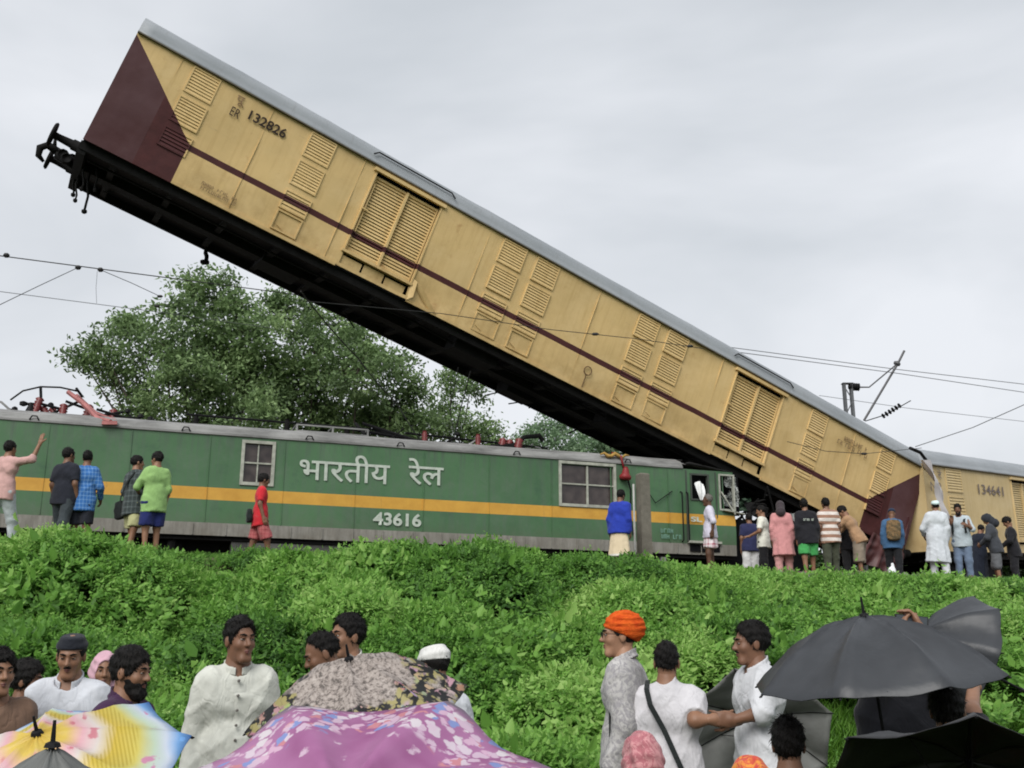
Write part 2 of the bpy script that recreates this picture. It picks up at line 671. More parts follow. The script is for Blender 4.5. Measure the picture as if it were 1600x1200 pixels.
louvre_dark = plain('louvre_shadow_brown', (.19, .125, .052), .8, .3, 8, 0, .1, 0)
def louvre(parent, x0, x1, z0, z1, mat, n=7, back=None):
    """louvred ventilator: dark opening, frame and tilted slats"""
    mb = MB()
    f = .022
    mb.box(x0 - f, x1 + f, -.024, .02, z0 - f, z0 + .004)
    mb.box(x0 - f, x1 + f, -.024, .02, z1 - .004, z1 + f)
    mb.box(x0 - f, x0 + .004, -.023, .02, z0, z1)
    mb.box(x1 - .004, x1 + f, -.023, .02, z0, z1)
    p = (z1 - z0) / n
    for k in range(n):
        z = z0 + k * p
        mb.add([(x0, -.022, z + p * .10), (x1, -.022, z + p * .10), (x1, -.002, z + p * .95), (x0, -.002, z + p * .95),
                (x0, -.014, z + p * .02), (x1, -.014, z + p * .02), (x1, .006, z + p * .88), (x0, .006, z + p * .88)],
               [(0, 1, 2, 3), (7, 6, 5, 4), (0, 4, 5, 1)])
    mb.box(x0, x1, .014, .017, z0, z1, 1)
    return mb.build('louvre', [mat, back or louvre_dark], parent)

def door_set(parent, x0, x1, z0, z1, mat):
    """double parcel door set back in its opening, louvred leaves, hood, sill"""
    dep = .09
    for (u, v) in ((x0 - .03, x0), (x1, x1 + .03)):
        mb = MB()
        mb.box(u, v, -.035, dep + .02, z0, z1)
        mb.build('door_jamb', mat, parent)
    mb = MB()
    mb.box(x0 - .09, x1 + .09, -.085, .0, z1 - .02, z1 + .05)
    mb.build('door_hood', mat, parent)
    mb = MB()
    mb.box(x0, x1, dep + .03, dep + .05, z0 - .26, z1)  # black sheet paints the shade behind the leaves and under the sill
    mb.build('door_recess_shade', blackm, parent)
    xm = (x0 + x1) / 2
    zb, zt = z0 + .05, z1 - .09
    for (a, b) in ((x0 + .05, xm - .035), (xm + .035, x1 - .05)):
        lf = MB()
        lf.box(a - .03, a, dep - .05, dep, zb, zt)
        lf.box(b, b + .03, dep - .05, dep, zb, zt)
        lf.box(a - .03, b + .03, dep - .049, dep, zt - .05, zt + .002)
        lf.box(a - .03, b + .03, dep - .049, dep, zb - .002, zb + .05)
        o = lf.build('door_leaf', mat, parent)
        sl = MB()
        n = 24
        p = (zt - zb - .1) / n
        for k in range(n):
            z = zb + .05 + k * p
            sl.add([(a, dep - .04, z + p * .1), (b, dep - .04, z + p * .1), (b, dep - .012, z + p * .95), (a, dep - .012, z + p * .95), (a, dep - .034, z), (b, dep - .034, z)],
                   [(0, 1, 2, 3), (4, 5, 1, 0)])
        q = sl.build('slats', mat, o)
        tag(q, kind='stuff')
    mb = MB()
    mb.bar((xm, dep - .065, zb), (xm, dep - .065, zt), .05, .05)
    mb.build('centre_post', mat, parent)
    mb = MB()
    mb.bar((x0 + .05, dep - .075, zb + .4), (x0 + .05, dep - .075, zt - .2), .028, .03)
    mb.bar((x0 - .02, -.06, z0 + 1.0), (x0 + .12, -.05, z0 + 1.0), .03, .03)
    mb.build('door_handle', mat, parent)
    mb = MB()
    mb.box(x0 - .06, x1 + .04, -.05, dep + .02, z0 - .02, z0 + .035)
    mb.build('door_sill', mat, parent)
    mb = MB()
    n = 3
    for k in range(n):
        a = x0 + (x1 - x0) * k / n
        b = x0 + (x1 - x0) * (k + 1) / n - .05
        mb.box(a, b, .035 + .012 * k, .06 + .012 * k, z0 - .27, z0 - .08 + .03 * (k % 2))
    mb.build('step_plate', mat, parent)

def arch_profile(W, H):
    pr = [(-.045, H - .005), (-.05, H + .03), (-.02, H + .05), (.0, H + .14), (.06, H + .27), (.2, H + .40), (.42, H + .5), (.8, H + .58), (W / 2, H + .62)]
    return pr + [(W - a, b) for (a, b) in pr[-2::-1]]

def coach_roof(parent, L, W, H, seed, x0=0.0):
    pr = arch_profile(W, H)
    n = len(pr)
    xs = np.arange(x0, L + .001, .25)
    V, F = [], []
    for i, x in enumerate(xs):
        rib = .006 if (i % 8 == 0) else 0
        for k, (a, b) in enumerate(pr):
            w_ = wavy(x, a, seed + 3, .012) if 2 < k < n - 3 else 0
            V.append((x, a, b + rib + w_))
    for i in range(len(xs) - 1):
        for k in range(n - 1):
            a = i * n + k
            F.append((a, a + n, a + n + 1, a + 1))
    F.append(tuple(range(n)))
    F.append(tuple((len(xs) - 1) * n + k for k in range(n - 1, -1, -1)))
    me = bpy.data.meshes.new('roof')
    me.from_pydata(V, [], F)
    me.update()
    o = link('roof', me, roof_grey, parent, True)
    g = MB()
    g.box(x0, L, -.062, .0, H - .03, H - .005)
    g.build('gutter', plain('gutter_grime', (.10, .085, .06), .7, .3, 8), o)
    return o

def underframe(parent, L, W, seed):
    r = random.Random(seed)
    mb = MB()
    mb.box(.02, L - .02, .03, W - .03, -.03, .0)
    mb.build('floor_plate', steel_dark, parent)
    for y in (.10, W - .22):
        mb = MB()
        mb.box(.0, L, y, y + .11, -.2, -.03)
        mb.build('sole_bar', grime, parent)
    mb = MB()
    mb.box(.1, L - .1, W / 2 - .22, W / 2 + .22, -.22, -.031)
    mb.build('centre_sill', grime, parent)
    k = 0
    x = .6
    while x < L - .5:
        mb = MB()
        mb.box(x, x + .12, .21, W - .22, -.17, -.031)
        mb.build('cross_member', grime, parent)
        x += 1.15
    for (x, y, lx, ly, h) in ((8.4, .35, 1.1, .6, .34), (10.6, 1.9, .8, .7, .3), (12.6, .4, .9, .6, .32), (4.0, 1.2, .9, .9, .26), (17.6, 1.2, .9, .9, .26)):
        mb = MB()
        mb.box(x, x + lx, y, y + ly, -.03 - h, -.032)
        mb.build('equipment_box', grime, parent)
    mb = MB()
    pts = [(xx, .5 + .02 * r.uniform(-1, 1), -.24 + .02 * r.uniform(-1, 1)) for xx in np.arange(.2, L - .2, .8)]
    mb.tube(pts, .025, 6)
    mb.build('brake_pipe', grime, parent)
    mb = MB()
    for i in range(18):
        xx = r.uniform(.8, L - 1)
        yy = r.uniform(1.6, W - .2)
        p = Vector((xx, yy, -.15))
        q = p + Vector((r.uniform(-.5, .5), r.uniform(-.1, .3), -r.uniform(.1, .28)))
        mb.tube([p, (p + q) / 2 + Vector((0, .05, 0)), q], .018, 5)
    o = mb.build('torn_rods', grime, parent)
    tag(o, kind='stuff')

def coach_ends(parent, L, W, H, mat):
    pr = arch_profile(W, H)
    for x, nm in ((0.0, 'end_wall'), (L, 'end_wall')):
        mb = MB()
        e = .05 if x == 0 else -.05
        pts = [(x + e * .1, 0.01, 0.0)] + [(x + e * .1, a, b) for (a, b) in pr[3:-3]] + [(x + e * .1, W - .01, 0.0)]
        mb.add(pts, [tuple(range(len(pts)))])
        mb.build(nm, mat, parent)
    mb = MB()
    mb.add([(0, W, 0), (L, W, 0), (L, W, H), (0, W, H)], [(0, 1, 2, 3)])
    mb.build('far_side', mat, parent)

def buffers(parent, W, x, sgn):
    for y in (.72, W - .72):
        mb = MB()
        mb.lathe([(.11, 0), (.11, .16), (.085, .18), (.07, .42), (.075, .52)], (x, y, -.02), (sgn, 0, 0), 14)
        mb.lathe([(.06, .50), (.235, .515), (.25, .54), (.22, .575), (.05, .59)], (x, y, -.02), (sgn, 0, 0), 20)
        mb.build('buffer', grime, parent, True)

def make_parcel_van():
    L, W, H = 22.3, 3.15, 2.371
    ct = Vector((0.83173709, 0.46895516, -0.29714385))
    aw = Vector((-0.44067363, 0.8832185, 0.16041144))
    cu = Vector((0.33766872, -0.00247669, 0.94126176))
    M = Matrix((ct, aw, cu)).transposed().to_4x4()
    M.translation = Vector((-7.98678, 17.27127, 10.83868 + 0.0))
    M.translation.z = 9.18868 + CAMZ
    root = empty('parcel_van', matrix=M)
    tag(root, 'yellow parcel van thrown up over the green locomotive, left end high in the air', 'railway coach')
    pm = coach_paint('van_paint', (.63, .452, .205), (.06, .016, .016), L, H)
    doors = ((5.28, 6.84, .34, 2.24), (15.45, 17.0, .34, 2.24))
    holes = [(a - .0, b, .07, d) for (a, b, c, d) in doors]
    side_panel('side_panel', L, H, holes, pm, root, 1.7, .026,
               dents=((7.25, .25, .35, .06), (6.95, .05, .25, -.07), (14.2, .1, .5, .05), (20.9, .3, .6, .05), (2.9, 1.2, .7, .02), (10.9, 1.4, .9, .02), (19.4, 1.3, .6, .025)))
    for d in doors:
        door_set(root, *d, pm)
    for (a, b) in ((1.19, 1.71), (3.74, 4.27), (8.48, 9.06), (9.39, 9.96), (12.34, 12.91), (13.24, 13.82), (18.03, 18.56), (20.59, 21.11)):
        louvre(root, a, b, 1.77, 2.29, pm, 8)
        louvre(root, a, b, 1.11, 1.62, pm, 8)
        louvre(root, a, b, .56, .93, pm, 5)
        if 2 < a < 20:
            mb = MB()
            mb.box(a - .01, b + .01, -.02, .02, .07, .10)
            mb.box(a - .01, b + .01, -.02, .02, .47, .5)
            mb.box(a - .01, a + .015, -.0195, .02, .1, .47)
            mb.box(b - .015, b + .01, -.0195, .02, .1, .47)
            mb.bar((a + .06, -.012, .2), (a + .22, -.012, .14), .012)
            mb.build('hatch', pm, root)
    # vertical panel joints
    for x in (.92, 2.85, 4.95, 8.1, 11.15, 14.95, 19.6):
        mb = MB()
        mb.box(x, x + .012, -.009, .015, .0, H - .03)
        mb.build('panel_joint', pm, root)
    # sill strip
    mb = MB()
    for (a, b) in ((0.0, 5.22), (6.9, 15.4), (17.06, L)):
        mb.box(a, b, -.022, .02, -.035, .03)
    mb.build('sill_strip', pm, root)
    # bent sheet beside the left door
    mb = MB()
    mb.add([(6.93, -.02, .42), (7.04, -.06, .44), (7.62, -.05, .0), (7.5, -.01, -.02), (6.93, .0, .38), (7.5, .02, -.04)], [(0, 1, 2, 3), (0, 3, 5, 4)])
    mb.add([(6.86, -.01, .5), (6.97, -.05, .45), (6.99, -.09, .1), (6.88, -.03, -.02)], [(0, 1, 2, 3)])
    mb.build('bent_sheet', pm, root)
    rf = coach_roof(root, L, W, H, 2.2)
    for (a, b) in ((5.05, 7.05), (15.2, 17.2)):
        mb = MB()
        pts = [(a, -.02, H + .16), (a + .1, .03, H + .26), (b - .1, .03, H + .26), (b, -.02, H + .16)]
        mb.tube([Vector(p) + Vector((0, -.03, 0)) for p in pts], .018, 5)
        mb.build('drip_strip', steel_dark, rf)
    for x in (2.4, 9.9, 13.3):
        mb = MB()
        mb.lathe([(.14, 0), (.14, .12), (.2, .13), (.16, .2), (.03, .23)], (x, W / 2 - .3, H + .6), (0, 0, 1), 12)
        mb.build('roof_ventilator', roof_grey, rf, True)
    coach_ends(root, L, W, H, pm)
    underframe(root, L, W, 5)
    mb = MB()
    mb.box(-.02, .14, .12, W - .12, -.28, -.031)
    mb.build('headstock', grime, root)
    buffers(root, W, -.0, -1)
    # screw coupling and hook, twisted
    mb = MB()
    hy = W / 2 + .15
    mb.bar((0.05, hy, -.1), (-.42, hy, -.06), .16, .2)
    mb.tube([(-.38, hy, -.02), (-.62, hy, .02), (-.72, hy, -.1), (-.68, hy, -.26), (-.55, hy + .02, -.32)], [.09, .08, .075, .06, .03], 8)
    mb.tube([(-.5, hy, .05), (-.55, hy, .2)], [.05, .03], 6)
    for k, (dx, dz) in enumerate(((-.2, 0), (-.3, .08), (-.12, .1))):
        mb.lathe([(.09, -.1), (.12, 0), (.08, .1)], (dx, hy - .12 + k * .1, -.1 + dz), (0, 1, 0), 10)
    mb.build('coupling_hook', grime, root, True)
    # hanging hoses and chains (they hang along world down)
    dn = M.to_3x3().inverted() @ Vector((0, 0, -1))
    for (x, y, ln, r) in ((.18, .9, .52, .02), (.3, 1.25, .85, .026), (.1, 1.7, .6, .02), (.42, .75, .45, .018), (.05, 2.1, .4, .022), (3.0, 2.6, .35, .05)):
        mb = MB()
        p = Vector((x, y, -.22))
        pts = [p + dn * (ln * k / 5) + Vector((.02 * math.sin(k * 1.7 + x * 9), .015 * math.cos(k * 2 + x), 0)) for k in range(6)]
        mb.tube(pts, r, 6)
        mb.lathe([(r * 1.1, -.03), (r * 2.0, -.02), (r * 2.0, .03), (r, .05)], pts[-1], dn, 8)
        mb.build('brake_hose', grime, root, True)
    # brake ring
    mb = MB()
    mb.tube([(11.5 + .1 * math.cos(k * PI / 8), -.04, .43 + .1 * math.sin(k * PI / 8)) for k in range(17)], .013, 6, caps=False)
    mb.tube([(11.5, -.03, .33), (11.5, -.02, .02)], .01, 5)
    mb.build('brake_ring', plain('brown_iron', (.12, .07, .03), .7), root)
    text_flat('number', '132826', 2.47, 3.27, 1.86, 2.07, ink, root, off=.03, bold=.025)
    text_flat('railway_initials', 'पू', 2.12, 2.31, 2.01, 2.22, ink2, root, off=.03, bold=.01)
    text_flat('railway_initials', 'ER', 2.12, 2.31, 1.76, 1.95, ink, root, off=.03, bold=.0)
    scribble('faded_stencil', 2.2, 2.92, .12, .31, 2, ink2, root, 3, off=.03)
    scribble('faded_stencil', 19.05, 20.1, 1.8, 2.12, 2, ink2, root, 8, off=.03)
    # graffiti-like dark smear on the right door is left as rust in the paint
    # crumpled right end
    r = random.Random(4)
    t = NT('crumpled_maroon')
    nf = t.noise(3, 4)
    cm = t.done(t.ramp(nf, [(.3, (.05, .016, .018)), (.7, (.10, .035, .033))]), .5, 0, .4)
    for (x0, x1, za, zb, s, nm) in ((21.0, 22.35, -.75, .06, 3, 'crumpled_end'), (22.1, 22.5, -.5, .9, 9, 'crumpled_end')):
        V, F = [], []
        nx, nz_ = 26, 14
        for j in range(nz_ + 1):
            for i in range(nx + 1):
                u, v = i / nx, j / nz_
                x = x0 + (x1 - x0) * u - (.25 * (1 - v) if s == 3 else 0.2 * v * u)
                z = za + (zb - za) * v
                fold = .09 * math.sin(u * 17 + v * 2 + s) + .05 * math.sin(u * 31 + s)
                V.append((x, -.06 + fold * (1 - v * .7) + .25 * u * (1 if s == 9 else .2) + .05 * mnoise.noise(Vector((u * 6, v * 6, s))), z + .06 * mnoise.noise(Vector((u * 4, v * 3, s + 3)))))
        for j in range(nz_):
            for i in range(nx):
                k = j * (nx + 1) + i
                F.append((k, k + 1, k + nx + 2, k + nx + 1))
        me = bpy.data.meshes.new(nm)
        me.from_pydata(V, [], F)
        link(nm, me, cm, root, True)
    return root
make_parcel_van()

def make_second_van():
    L, W, H = 22.3, 3.15, 2.371
    yaw, pt = math.radians(49.26), math.radians(2.93)
    tx = Vector((math.sin(yaw) * math.cos(pt), math.cos(yaw) * math.cos(pt), math.sin(pt)))
    aw = Vector((-math.cos(yaw), math.sin(yaw), 0))
    up = tx.cross(aw)
    M = Matrix((tx, aw, up)).transposed().to_4x4()
    M.translation = Vector((10.7208, 26.81, 2.4893 + CAMZ)) + tx * .5 + Vector((.2, .5, .045))
    root = empty('parcel_van', matrix=M)
    tag(root, 'pale cream parcel van behind the raised one, standing at the right edge', 'railway coach')
    pm = coach_paint('pale_van_paint', (.56, .43, .22), (.06, .02, .022), L, H, False, False)
    side_panel('side_panel', L, H, [(5.4, 7.0, .07, 2.24)], pm, root, 8.3, .014, dents=((.4, 1.6, .6, .06),))
    door_set(root, 5.4, 7.0, .34, 2.24, pm)
    for (a, b) in ((1.27, 2.15), (9.0, 9.6), (10.0, 10.6), (13.0, 13.6), (14.0, 14.6), (18.6, 19.2)):
        louvre(root, a, b, 1.68, 2.29, pm, 8)
        louvre(root, a, b, .75, 1.5, pm, 8)
    coach_roof(root, L, W, H, 6.1)
    coach_ends(root, L, W, H, pm)
    underframe(root, L, W, 9)
    buffers(root, W, 0, -1)
    text_flat('number', '134641', 3.1, 4.75, 1.68, 1.97, ink3, root, off=.03, bold=.01)
    text_flat('railway_initials', 'उ रे', .25, 1.0, 2.0, 2.26, ink3, root, off=.03, bold=.0)
    text_flat('railway_initials', 'NR', .27, .95, 1.62, 1.88, ink3, root, off=.03, bold=.0)
    # torn pale sheet peeled off the near corner
    t = NT('torn_sheet_paint')
    pc = t.done(t.ramp(t.noise(4, 4), [(.3, (.46, .44, .45)), (.7, (.62, .6, .62))]), .5, 0, .4)
    V, F = [], []
    n1, n2 = 8, 22
    for j in range(n2 + 1):
        for i in range(n1 + 1):
            u, v = i / n1, j / n2
            x = -.5 + .75 * (1 - v) + (.22 + .2 * (1 - v)) * u
            z = .35 + 2.05 * v
            V.append((x, -.25 - .16 * math.sin(v * 3) + .07 * math.sin(u * 6 + v * 5) + .05 * math.sin(v * 14 + u * 3), z))
    for j in range(n2):
        for i in range(n1):
            k = j * (n1 + 1) + i
            F.append((k, k + 1, k + n1 + 2, k + n1 + 1))
    me = bpy.data.meshes.new('torn_sheet')
    me.from_pydata(V, [], F)
    link('torn_sheet', me, pc, root, True)
    mb = MB()
    mb.tube([(-.75, -.1, 2.72), (-.3, -.15, 2.62), (.02, -.2, 2.3)], .045, 6)
    mb.build('bent_rail', steel_dark, root)
    # bogies
    for x in (3.2, 19.0):
        mb = MB()
        mb.box(x - 1.6, x + 1.6, .35, .5, -.75, -.4)
        mb.box(x - 1.6, x + 1.6, W - .5, W - .35, -.75, -.4)
        mb.box(x - .3, x + .3, .4, W - .4, -.6, -.25)
        for q in (-1.2, 1.2):
            for yy in (.62, W - .75):
                mb.lathe([(.05, -.05), (.46, -.04), (.49, .0), (.46, .09), (.1, .1)], (x + q, yy, -.7), (0, 1, 0), 22)
        mb.build('bogie', grime, root)
    return root
make_second_van()

# ================================================================== locomotive
def loco_paint():
    t = NT('loco_paint')
    x, y, z = t.xyz()
    big = t.noise(.45, 4, .6)
    mid = t.noise(2.6, 5, .7)
    st = t.noise(1.0, 5, .75, stretch=(7, 1, .45))
    g = t.ramp(big, [(.3, (.048, .118, .052)), (.7, (.07, .165, .072))])
    g = t.mix(t.ramp(st, [(.46, 0.0), (.75, .7)]), g, (.085, .115, .09))
    g = t.mix(t.ramp(st, [(.2, .5), (.4, 0.0)]), g, (.03, .08, .04))
    mot = t.noise(1.3, 6, .75, off=(5, 0, 3), dist=.5)
    g = t.mix(t.ramp(mot, [(.5, 0.0), (.68, .55)]), g, (.10, .15, .10))
    g = t.mix(t.ramp(mot, [(.28, .6), (.44, 0.0)]), g, (.03, .075, .045))
    o = t.ramp(mid, [(.25, (.46, .235, .03)), (.7, (.60, .335, .05))])
    gr = t.ramp(t.noise(2, 5, .7, stretch=(5, 1, .7)), [(.3, (.15, .145, .125)), (.7, (.29, .28, .25))])
    c = t.mix(t.math('MULTIPLY', t.math('GREATER_THAN', z, 1.517), t.math('LESS_THAN', z, 1.758)), g, o)
    c = t.mix(t.math('LESS_THAN', z, 1.075), c, gr)
    dirt = t.math('MULTIPLY', t.ramp(mid, [(.35, 0.0), (.7, 1.0)]), t.ramp(t.math('SUBTRACT', z, .8), [(0.0, .7), (.55, 0.0)]))
    c = t.mix(dirt, c, (.10, .085, .06))
    rs = t.noise(1.0, 6, .8, stretch=(5, 1, .8), off=(9, 0, 1))
    c = t.mix(t.ramp(rs, [(.62, 0.0), (.74, .6)]), c, (.13, .085, .05))
    drip = t.math('MULTIPLY', t.ramp(st, [(.45, 0.0), (.65, 1.0)]), t.ramp(t.math('SUBTRACT', z, 2.2), [(.2, 0.0), (.6, .6)]))
    c = t.mix(drip, c, (.045, .06, .05))
    return t.done(c, t.ramp(mid, [(.3, .38), (.7, .6)]), 0, .45, t.bump(t.math('ADD', big, t.math('MULTIPLY', mid, .1)), .3, .05))

def make_loco():
    S0, S1, W, Z0, Z1 = -2.6, 17.35, 3.1, .83, 2.79
    M = Matrix((TR, TN, Vector((0, 0, 1)))).transposed().to_4x4()
    M.translation = Vector((P0.x, P0.y, RAILZ))
    root = empty('electric_locomotive', matrix=M)
    tag(root, 'green electric locomotive with orange stripe, its right cab crushed under the yellow van', 'locomotive')
    lp = loco_paint()
    frame_m = plain('window_frame_paint', (.33, .34, .29), .65, .35, 8)
    strip_m = plain('cornice_grey', (.22, .22, .215), .7, .55, 4, 0, .35, .3, 20, .008, (.3, 1, 1))
    roof_m = plain('loco_roof_grey', (.2, .2, .2), .7, .35, 3)
    glass = NT('dusty_glass')
    glass = glass.done(glass.ramp(glass.noise(5, 4), [(.3, (.025, .018, .018)), (.7, (.07, .055, .05))]), .18, 0, .5)
    wins = ((6.11, 6.67, 1.89, 2.69), (12.93, 14.23, 1.82, 2.73), (16.22, 16.66, 2.10, 2.67), (16.98, 17.35, 1.90, 2.70))
    sp = side_panel('body_side', S1 - S0, Z1, [(a - S0, b - S0, c, d) for (a, b, c, d) in wins], lp, root, 4.4, .010, z0=Z0,
               dents=((16.3 - S0, 1.2, .7, .03), (17.1 - S0, 1.4, .5, -.05), (15.0 - S0, 2.2, .8, .02)))
    V = np.zeros(len(sp.data.vertices) * 3, np.float32)
    sp.data.vertices.foreach_get('co', V)
    V = V.reshape(-1, 3)
    V[:, 0] += S0
    sp.data.vertices.foreach_set('co', V.ravel())
    # windows
    for k, (a, b, c, d) in enumerate(wins[:2]):
        fr = MB()
        e = .05
        fr.box(a - e, b + e, -.03, .05, d - .012, d + e)
        fr.box(a - e, b + e, -.03, .05, c - e, c + .012)
        fr.box(a - e, a + .012, -.029, .05, c, d)
        fr.box(b - .012, b + e, -.029, .05, c, d)
        wf = fr.build('window', frame_m, root)
        mu = MB()
        zm = (c + d) / 2
        if k:
            mu.box((a + b) / 2 - .02, (a + b) / 2 + .02, .0, .045, c, d)
        else:
            mu.box((a + b) / 2 - .012, (a + b) / 2 + .012, .01, .045, c, d)
        mu.box(a, b, .002, .044, zm - .016, zm + .016)
        mu.build('mullion', frame_m, wf)
        xm = (a + b) / 2
        for (p, q) in ((a, xm), (xm, b)):
            for (u, v) in ((c, zm), (zm, d)):
                pn = MB()
                pn.box(p, q, .05, .056, u, v)
                pn.build('pane', glass, wf)
        gl = MB()
        for i in range(int((b - a) / .11)):
            xx = a + .08 + i * .11
            gl.bar((xx, .09, c), (xx, .09, d), .012)
        gl.build('window_bars', steel_dark, wf)
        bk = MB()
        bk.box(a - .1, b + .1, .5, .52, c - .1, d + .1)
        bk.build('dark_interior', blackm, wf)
    # cab openings, glass gone
    seal = plain('window_seal', (.05, .06, .05), .7)
    for k, (a, b, c, d) in enumerate(wins[2:]):
        fr = MB()
        e = .03
        mm = seal if k == 0 else frame_m
        fr.box(a - e, b + e, -.02, .06, d - .01, d + e)
        fr.box(a - e, b + e, -.02, .06, c - e, c + .01)
        fr.box(a - e, a + .01, -.019, .06, c, d)
        fr.box(b - .01, b + e, -.019, .06, c, d)
        wf = fr.build('cab_window', mm, root)
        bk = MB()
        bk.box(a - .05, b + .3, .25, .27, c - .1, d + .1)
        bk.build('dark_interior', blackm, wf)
    # shattered glass sheet hanging in the last opening
    t = NT('shattered_glass')
    v = t.voro(16, 'DISTANCE_TO_EDGE')
    sg = t.done(t.mix(t.ramp(v, [(.0, 1.0), (.08, 0.0)]), (.10, .11, .105), (.5, .52, .5)), .25, 0, .6, t.bump(t.noise(6, 4), .8, .08))
    V, F = [], []
    n = 14
    for j in range(n + 1):
        for i in range(n + 1):
            u, v_ = i / n, j / n
            V.append((17.0 + .46 * u + .06 * (1 - v_), .02 + .16 * mnoise.noise(Vector((u * 3, v_ * 3, 2.2))) + .06 * mnoise.noise(Vector((u * 8, v_ * 8, 1))), 1.98 + .7 * v_))
    for j in range(n):
        for i in range(n):
            k = j * (n + 1) + i
            if mnoise.noise(Vector((i * .33, j * .33, 7))) < .28 and not (i < 4 and j > 4):
                F.append((k, k + 1, k + n + 2, k + n + 1))
    me = bpy.data.meshes.new('shattered_pane')
    me.from_pydata(V, [], F)
    link('shattered_pane', me, sg, root, True)
    mb = MB()
    mb.bar((16.98, -.05, 2.3), (17.3, -.1, 1.78), .05, .03)
    mb.bar((17.0, -.04, 1.87), (17.55, -.06, 1.8), .16, .02)
    mb.build('broken_window_rail', frame_m, root)
    # cornice / roof edge
    prof = [(0, 2.79), (-.03, 2.80), (-.03, 2.84), (.05, 2.96), (.3, 3.06)]
    xs = list(np.arange(S0, 16.0, .5)) + [16.0]
    V, F = [], []
    for x in xs:
        for (a, b) in prof:
            V.append((x, a, b + wavy(x, 0, 9, .012)))
    n = len(prof)
    for i in range(len(xs) - 1):
        for k in range(n - 1):
            a = i * n + k
            F.append((a, a + n, a + n + 1, a + 1))
    me = bpy.data.meshes.new('roof_edge')
    me.from_pydata(V, [], F)
    me.update()
    link('roof_edge', me, strip_m, root)
    mb = MB()
    mb.add([(S0, .3, 3.06), (16.2, .3, 3.06), (16.2, W - .3, 3.06), (S0, W - .3, 3.06)], [(0, 1, 2, 3)])
    mb.add([(16.2, .02, 2.97), (17.35, .02, 2.80), (17.35, W, 2.74), (16.2, W, 2.97)], [(0, 1, 2, 3)])
    mb.add([(16.0, -.01, 2.9), (17.35, -.01, 2.79), (17.35, .4, 2.8), (16.0, .4, 3.05)], [(0, 1, 2, 3)])
    mb.build('roof', roof_m, root)
    mb = MB()
    mb.add([(S0, W, Z0), (S1, W, Z0), (S1, W, 2.8), (S0, W, 2.8)], [(0, 1, 2, 3)])
    mb.add([(S0, W, 2.8), (S1, W, 2.8), (16.2, W - .3, 3.06), (S0, W - .3, 3.06)], [(0, 1, 2, 3)])
    mb.build('far_side', lp, root)
    mb = MB()
    mb.add([(S0, 0, Z0), (S0, W, Z0), (S0, W, 2.8), (S0, .3, 3.06), (S0, 0, 2.8)], [(0, 1, 2, 3, 4)])
    mb.build('end_wall', lp, root)
    mb = MB()
    mb.box(S0, S1, .08, W - .08, Z0 - .08, Z0 - .002)
    mb.box(S0 + .3, S1 - .3, .5, W - .5, .35, Z0 - .081)
    mb.build('underframe', grime, root)
    # panel joints and drain ribs on the skirt
    for s in np.arange(-1.8, 17.2, 1.45):
        mb = MB()
        mb.box(s, s + .014, -.014, .02, 1.09, 2.78)
        mb.build('panel_joint', lp, root)
    for s in np.arange(-2.2, 17.2, .62):
        mb = MB()
        mb.box(s, s + .02, -.018, .02, .84, 1.06)
        mb.build('skirt_rib', lp, root)
    # cornice brackets, the little dark hooks along the edge
    for s in (-1.0, 2.2, 4.9, 7.3, 9.2, 11.8, 14.5):
        mb = MB()
        mb.tube([(s, -.035, 2.83), (s + .04, -.06, 2.9), (s + .12, -.05, 2.9), (s + .16, -.035, 2.83)], .014, 5)
        mb.build('lifting_hook', steel_dark, root)
    # cab door seams and hand rails
    for s in (16.07, 16.86):
        mb = MB()
        mb.box(s, s + .03, -.012, .02, 1.1, 2.76, 0)
        mb.build('door_seam', seal, root)
    for s in (15.93, 16.08):
        mb = MB()
        mb.tube([(s, .0, 2.25), (s, -.07, 2.22), (s, -.07, 1.14), (s, .0, 1.11)], .018, 6)
        mb.build('grab_rail', steel_dark, root)
    mb = MB()
    mb.box(16.07, 16.92, -.09, .01, 1.085, 1.135)
    mb.box(16.12, 16.9, -.012, .0, .9, 1.06, 1)
    mb.build('cab_step', [frame_m, blackm], root)
    # number plate lettering
    text_flat('lettering', 'भारतीय', 7.21, 9.06, 2.02, 2.58, letter_w, root, off=.022, bold=.0, fat=.009)
    text_flat('lettering', 'रेल', 9.47, 10.22, 2.06, 2.60, letter_w, root, off=.022, bold=.0, fat=.009)
    text_flat('number', '43616', 8.75, 9.77, 1.17, 1.44, letter_w, root, off=.022, bold=.03)
    text_flat('lettering', 'SL', 16.16, 16.46, 1.575, 1.69, letter_w, root, off=.022, bold=.03)
    scribble('faded_stencil', 15.35, 15.85, 1.16, 1.42, 2, plain('stencil_mint', (.16, .3, .24), .7), root, 12, off=.022)
    # bogies
    for c in (2.6, 12.4):
        mb = MB()
        mb.box(c - 2.5, c + 2.5, .28, .42, .42, .72)
        mb.box(c - 2.5, c + 2.5, W - .42, W - .28, .42, .72)
        for q in (-1.85, 0, 1.85):
            mb.box(c + q - .2, c + q + .2, .16, .42, .36, .62)
            mb.tube([(c + q - .45, .22, .45), (c + q - .45, .22, .75)], .09, 8)
            mb.tube([(c + q + .45, .22, .45), (c + q + .45, .22, .75)], .09, 8)
        mb.build('bogie_frame', grime, root)
        for q in (-1.85, 0, 1.85):
            for yy in (.5, W - .64):
                mb = MB()
                mb.lathe([(.06, -.1), (.16, -.09), (.2, -.02), (.48, -.02), (.545, .0), (.545, .1), (.57, .11), (.57, .14), (.1, .15)], (c + q, yy, .546), (0, 1, 0), 26)
                mb.build('wheel', steel_dark, root, True)
    mb = MB()
    mb.box(6.0, 9.6, .12, W - .12, .32, .74)
    mb.box(6.3, 7.3, .02, .12, .4, .72)
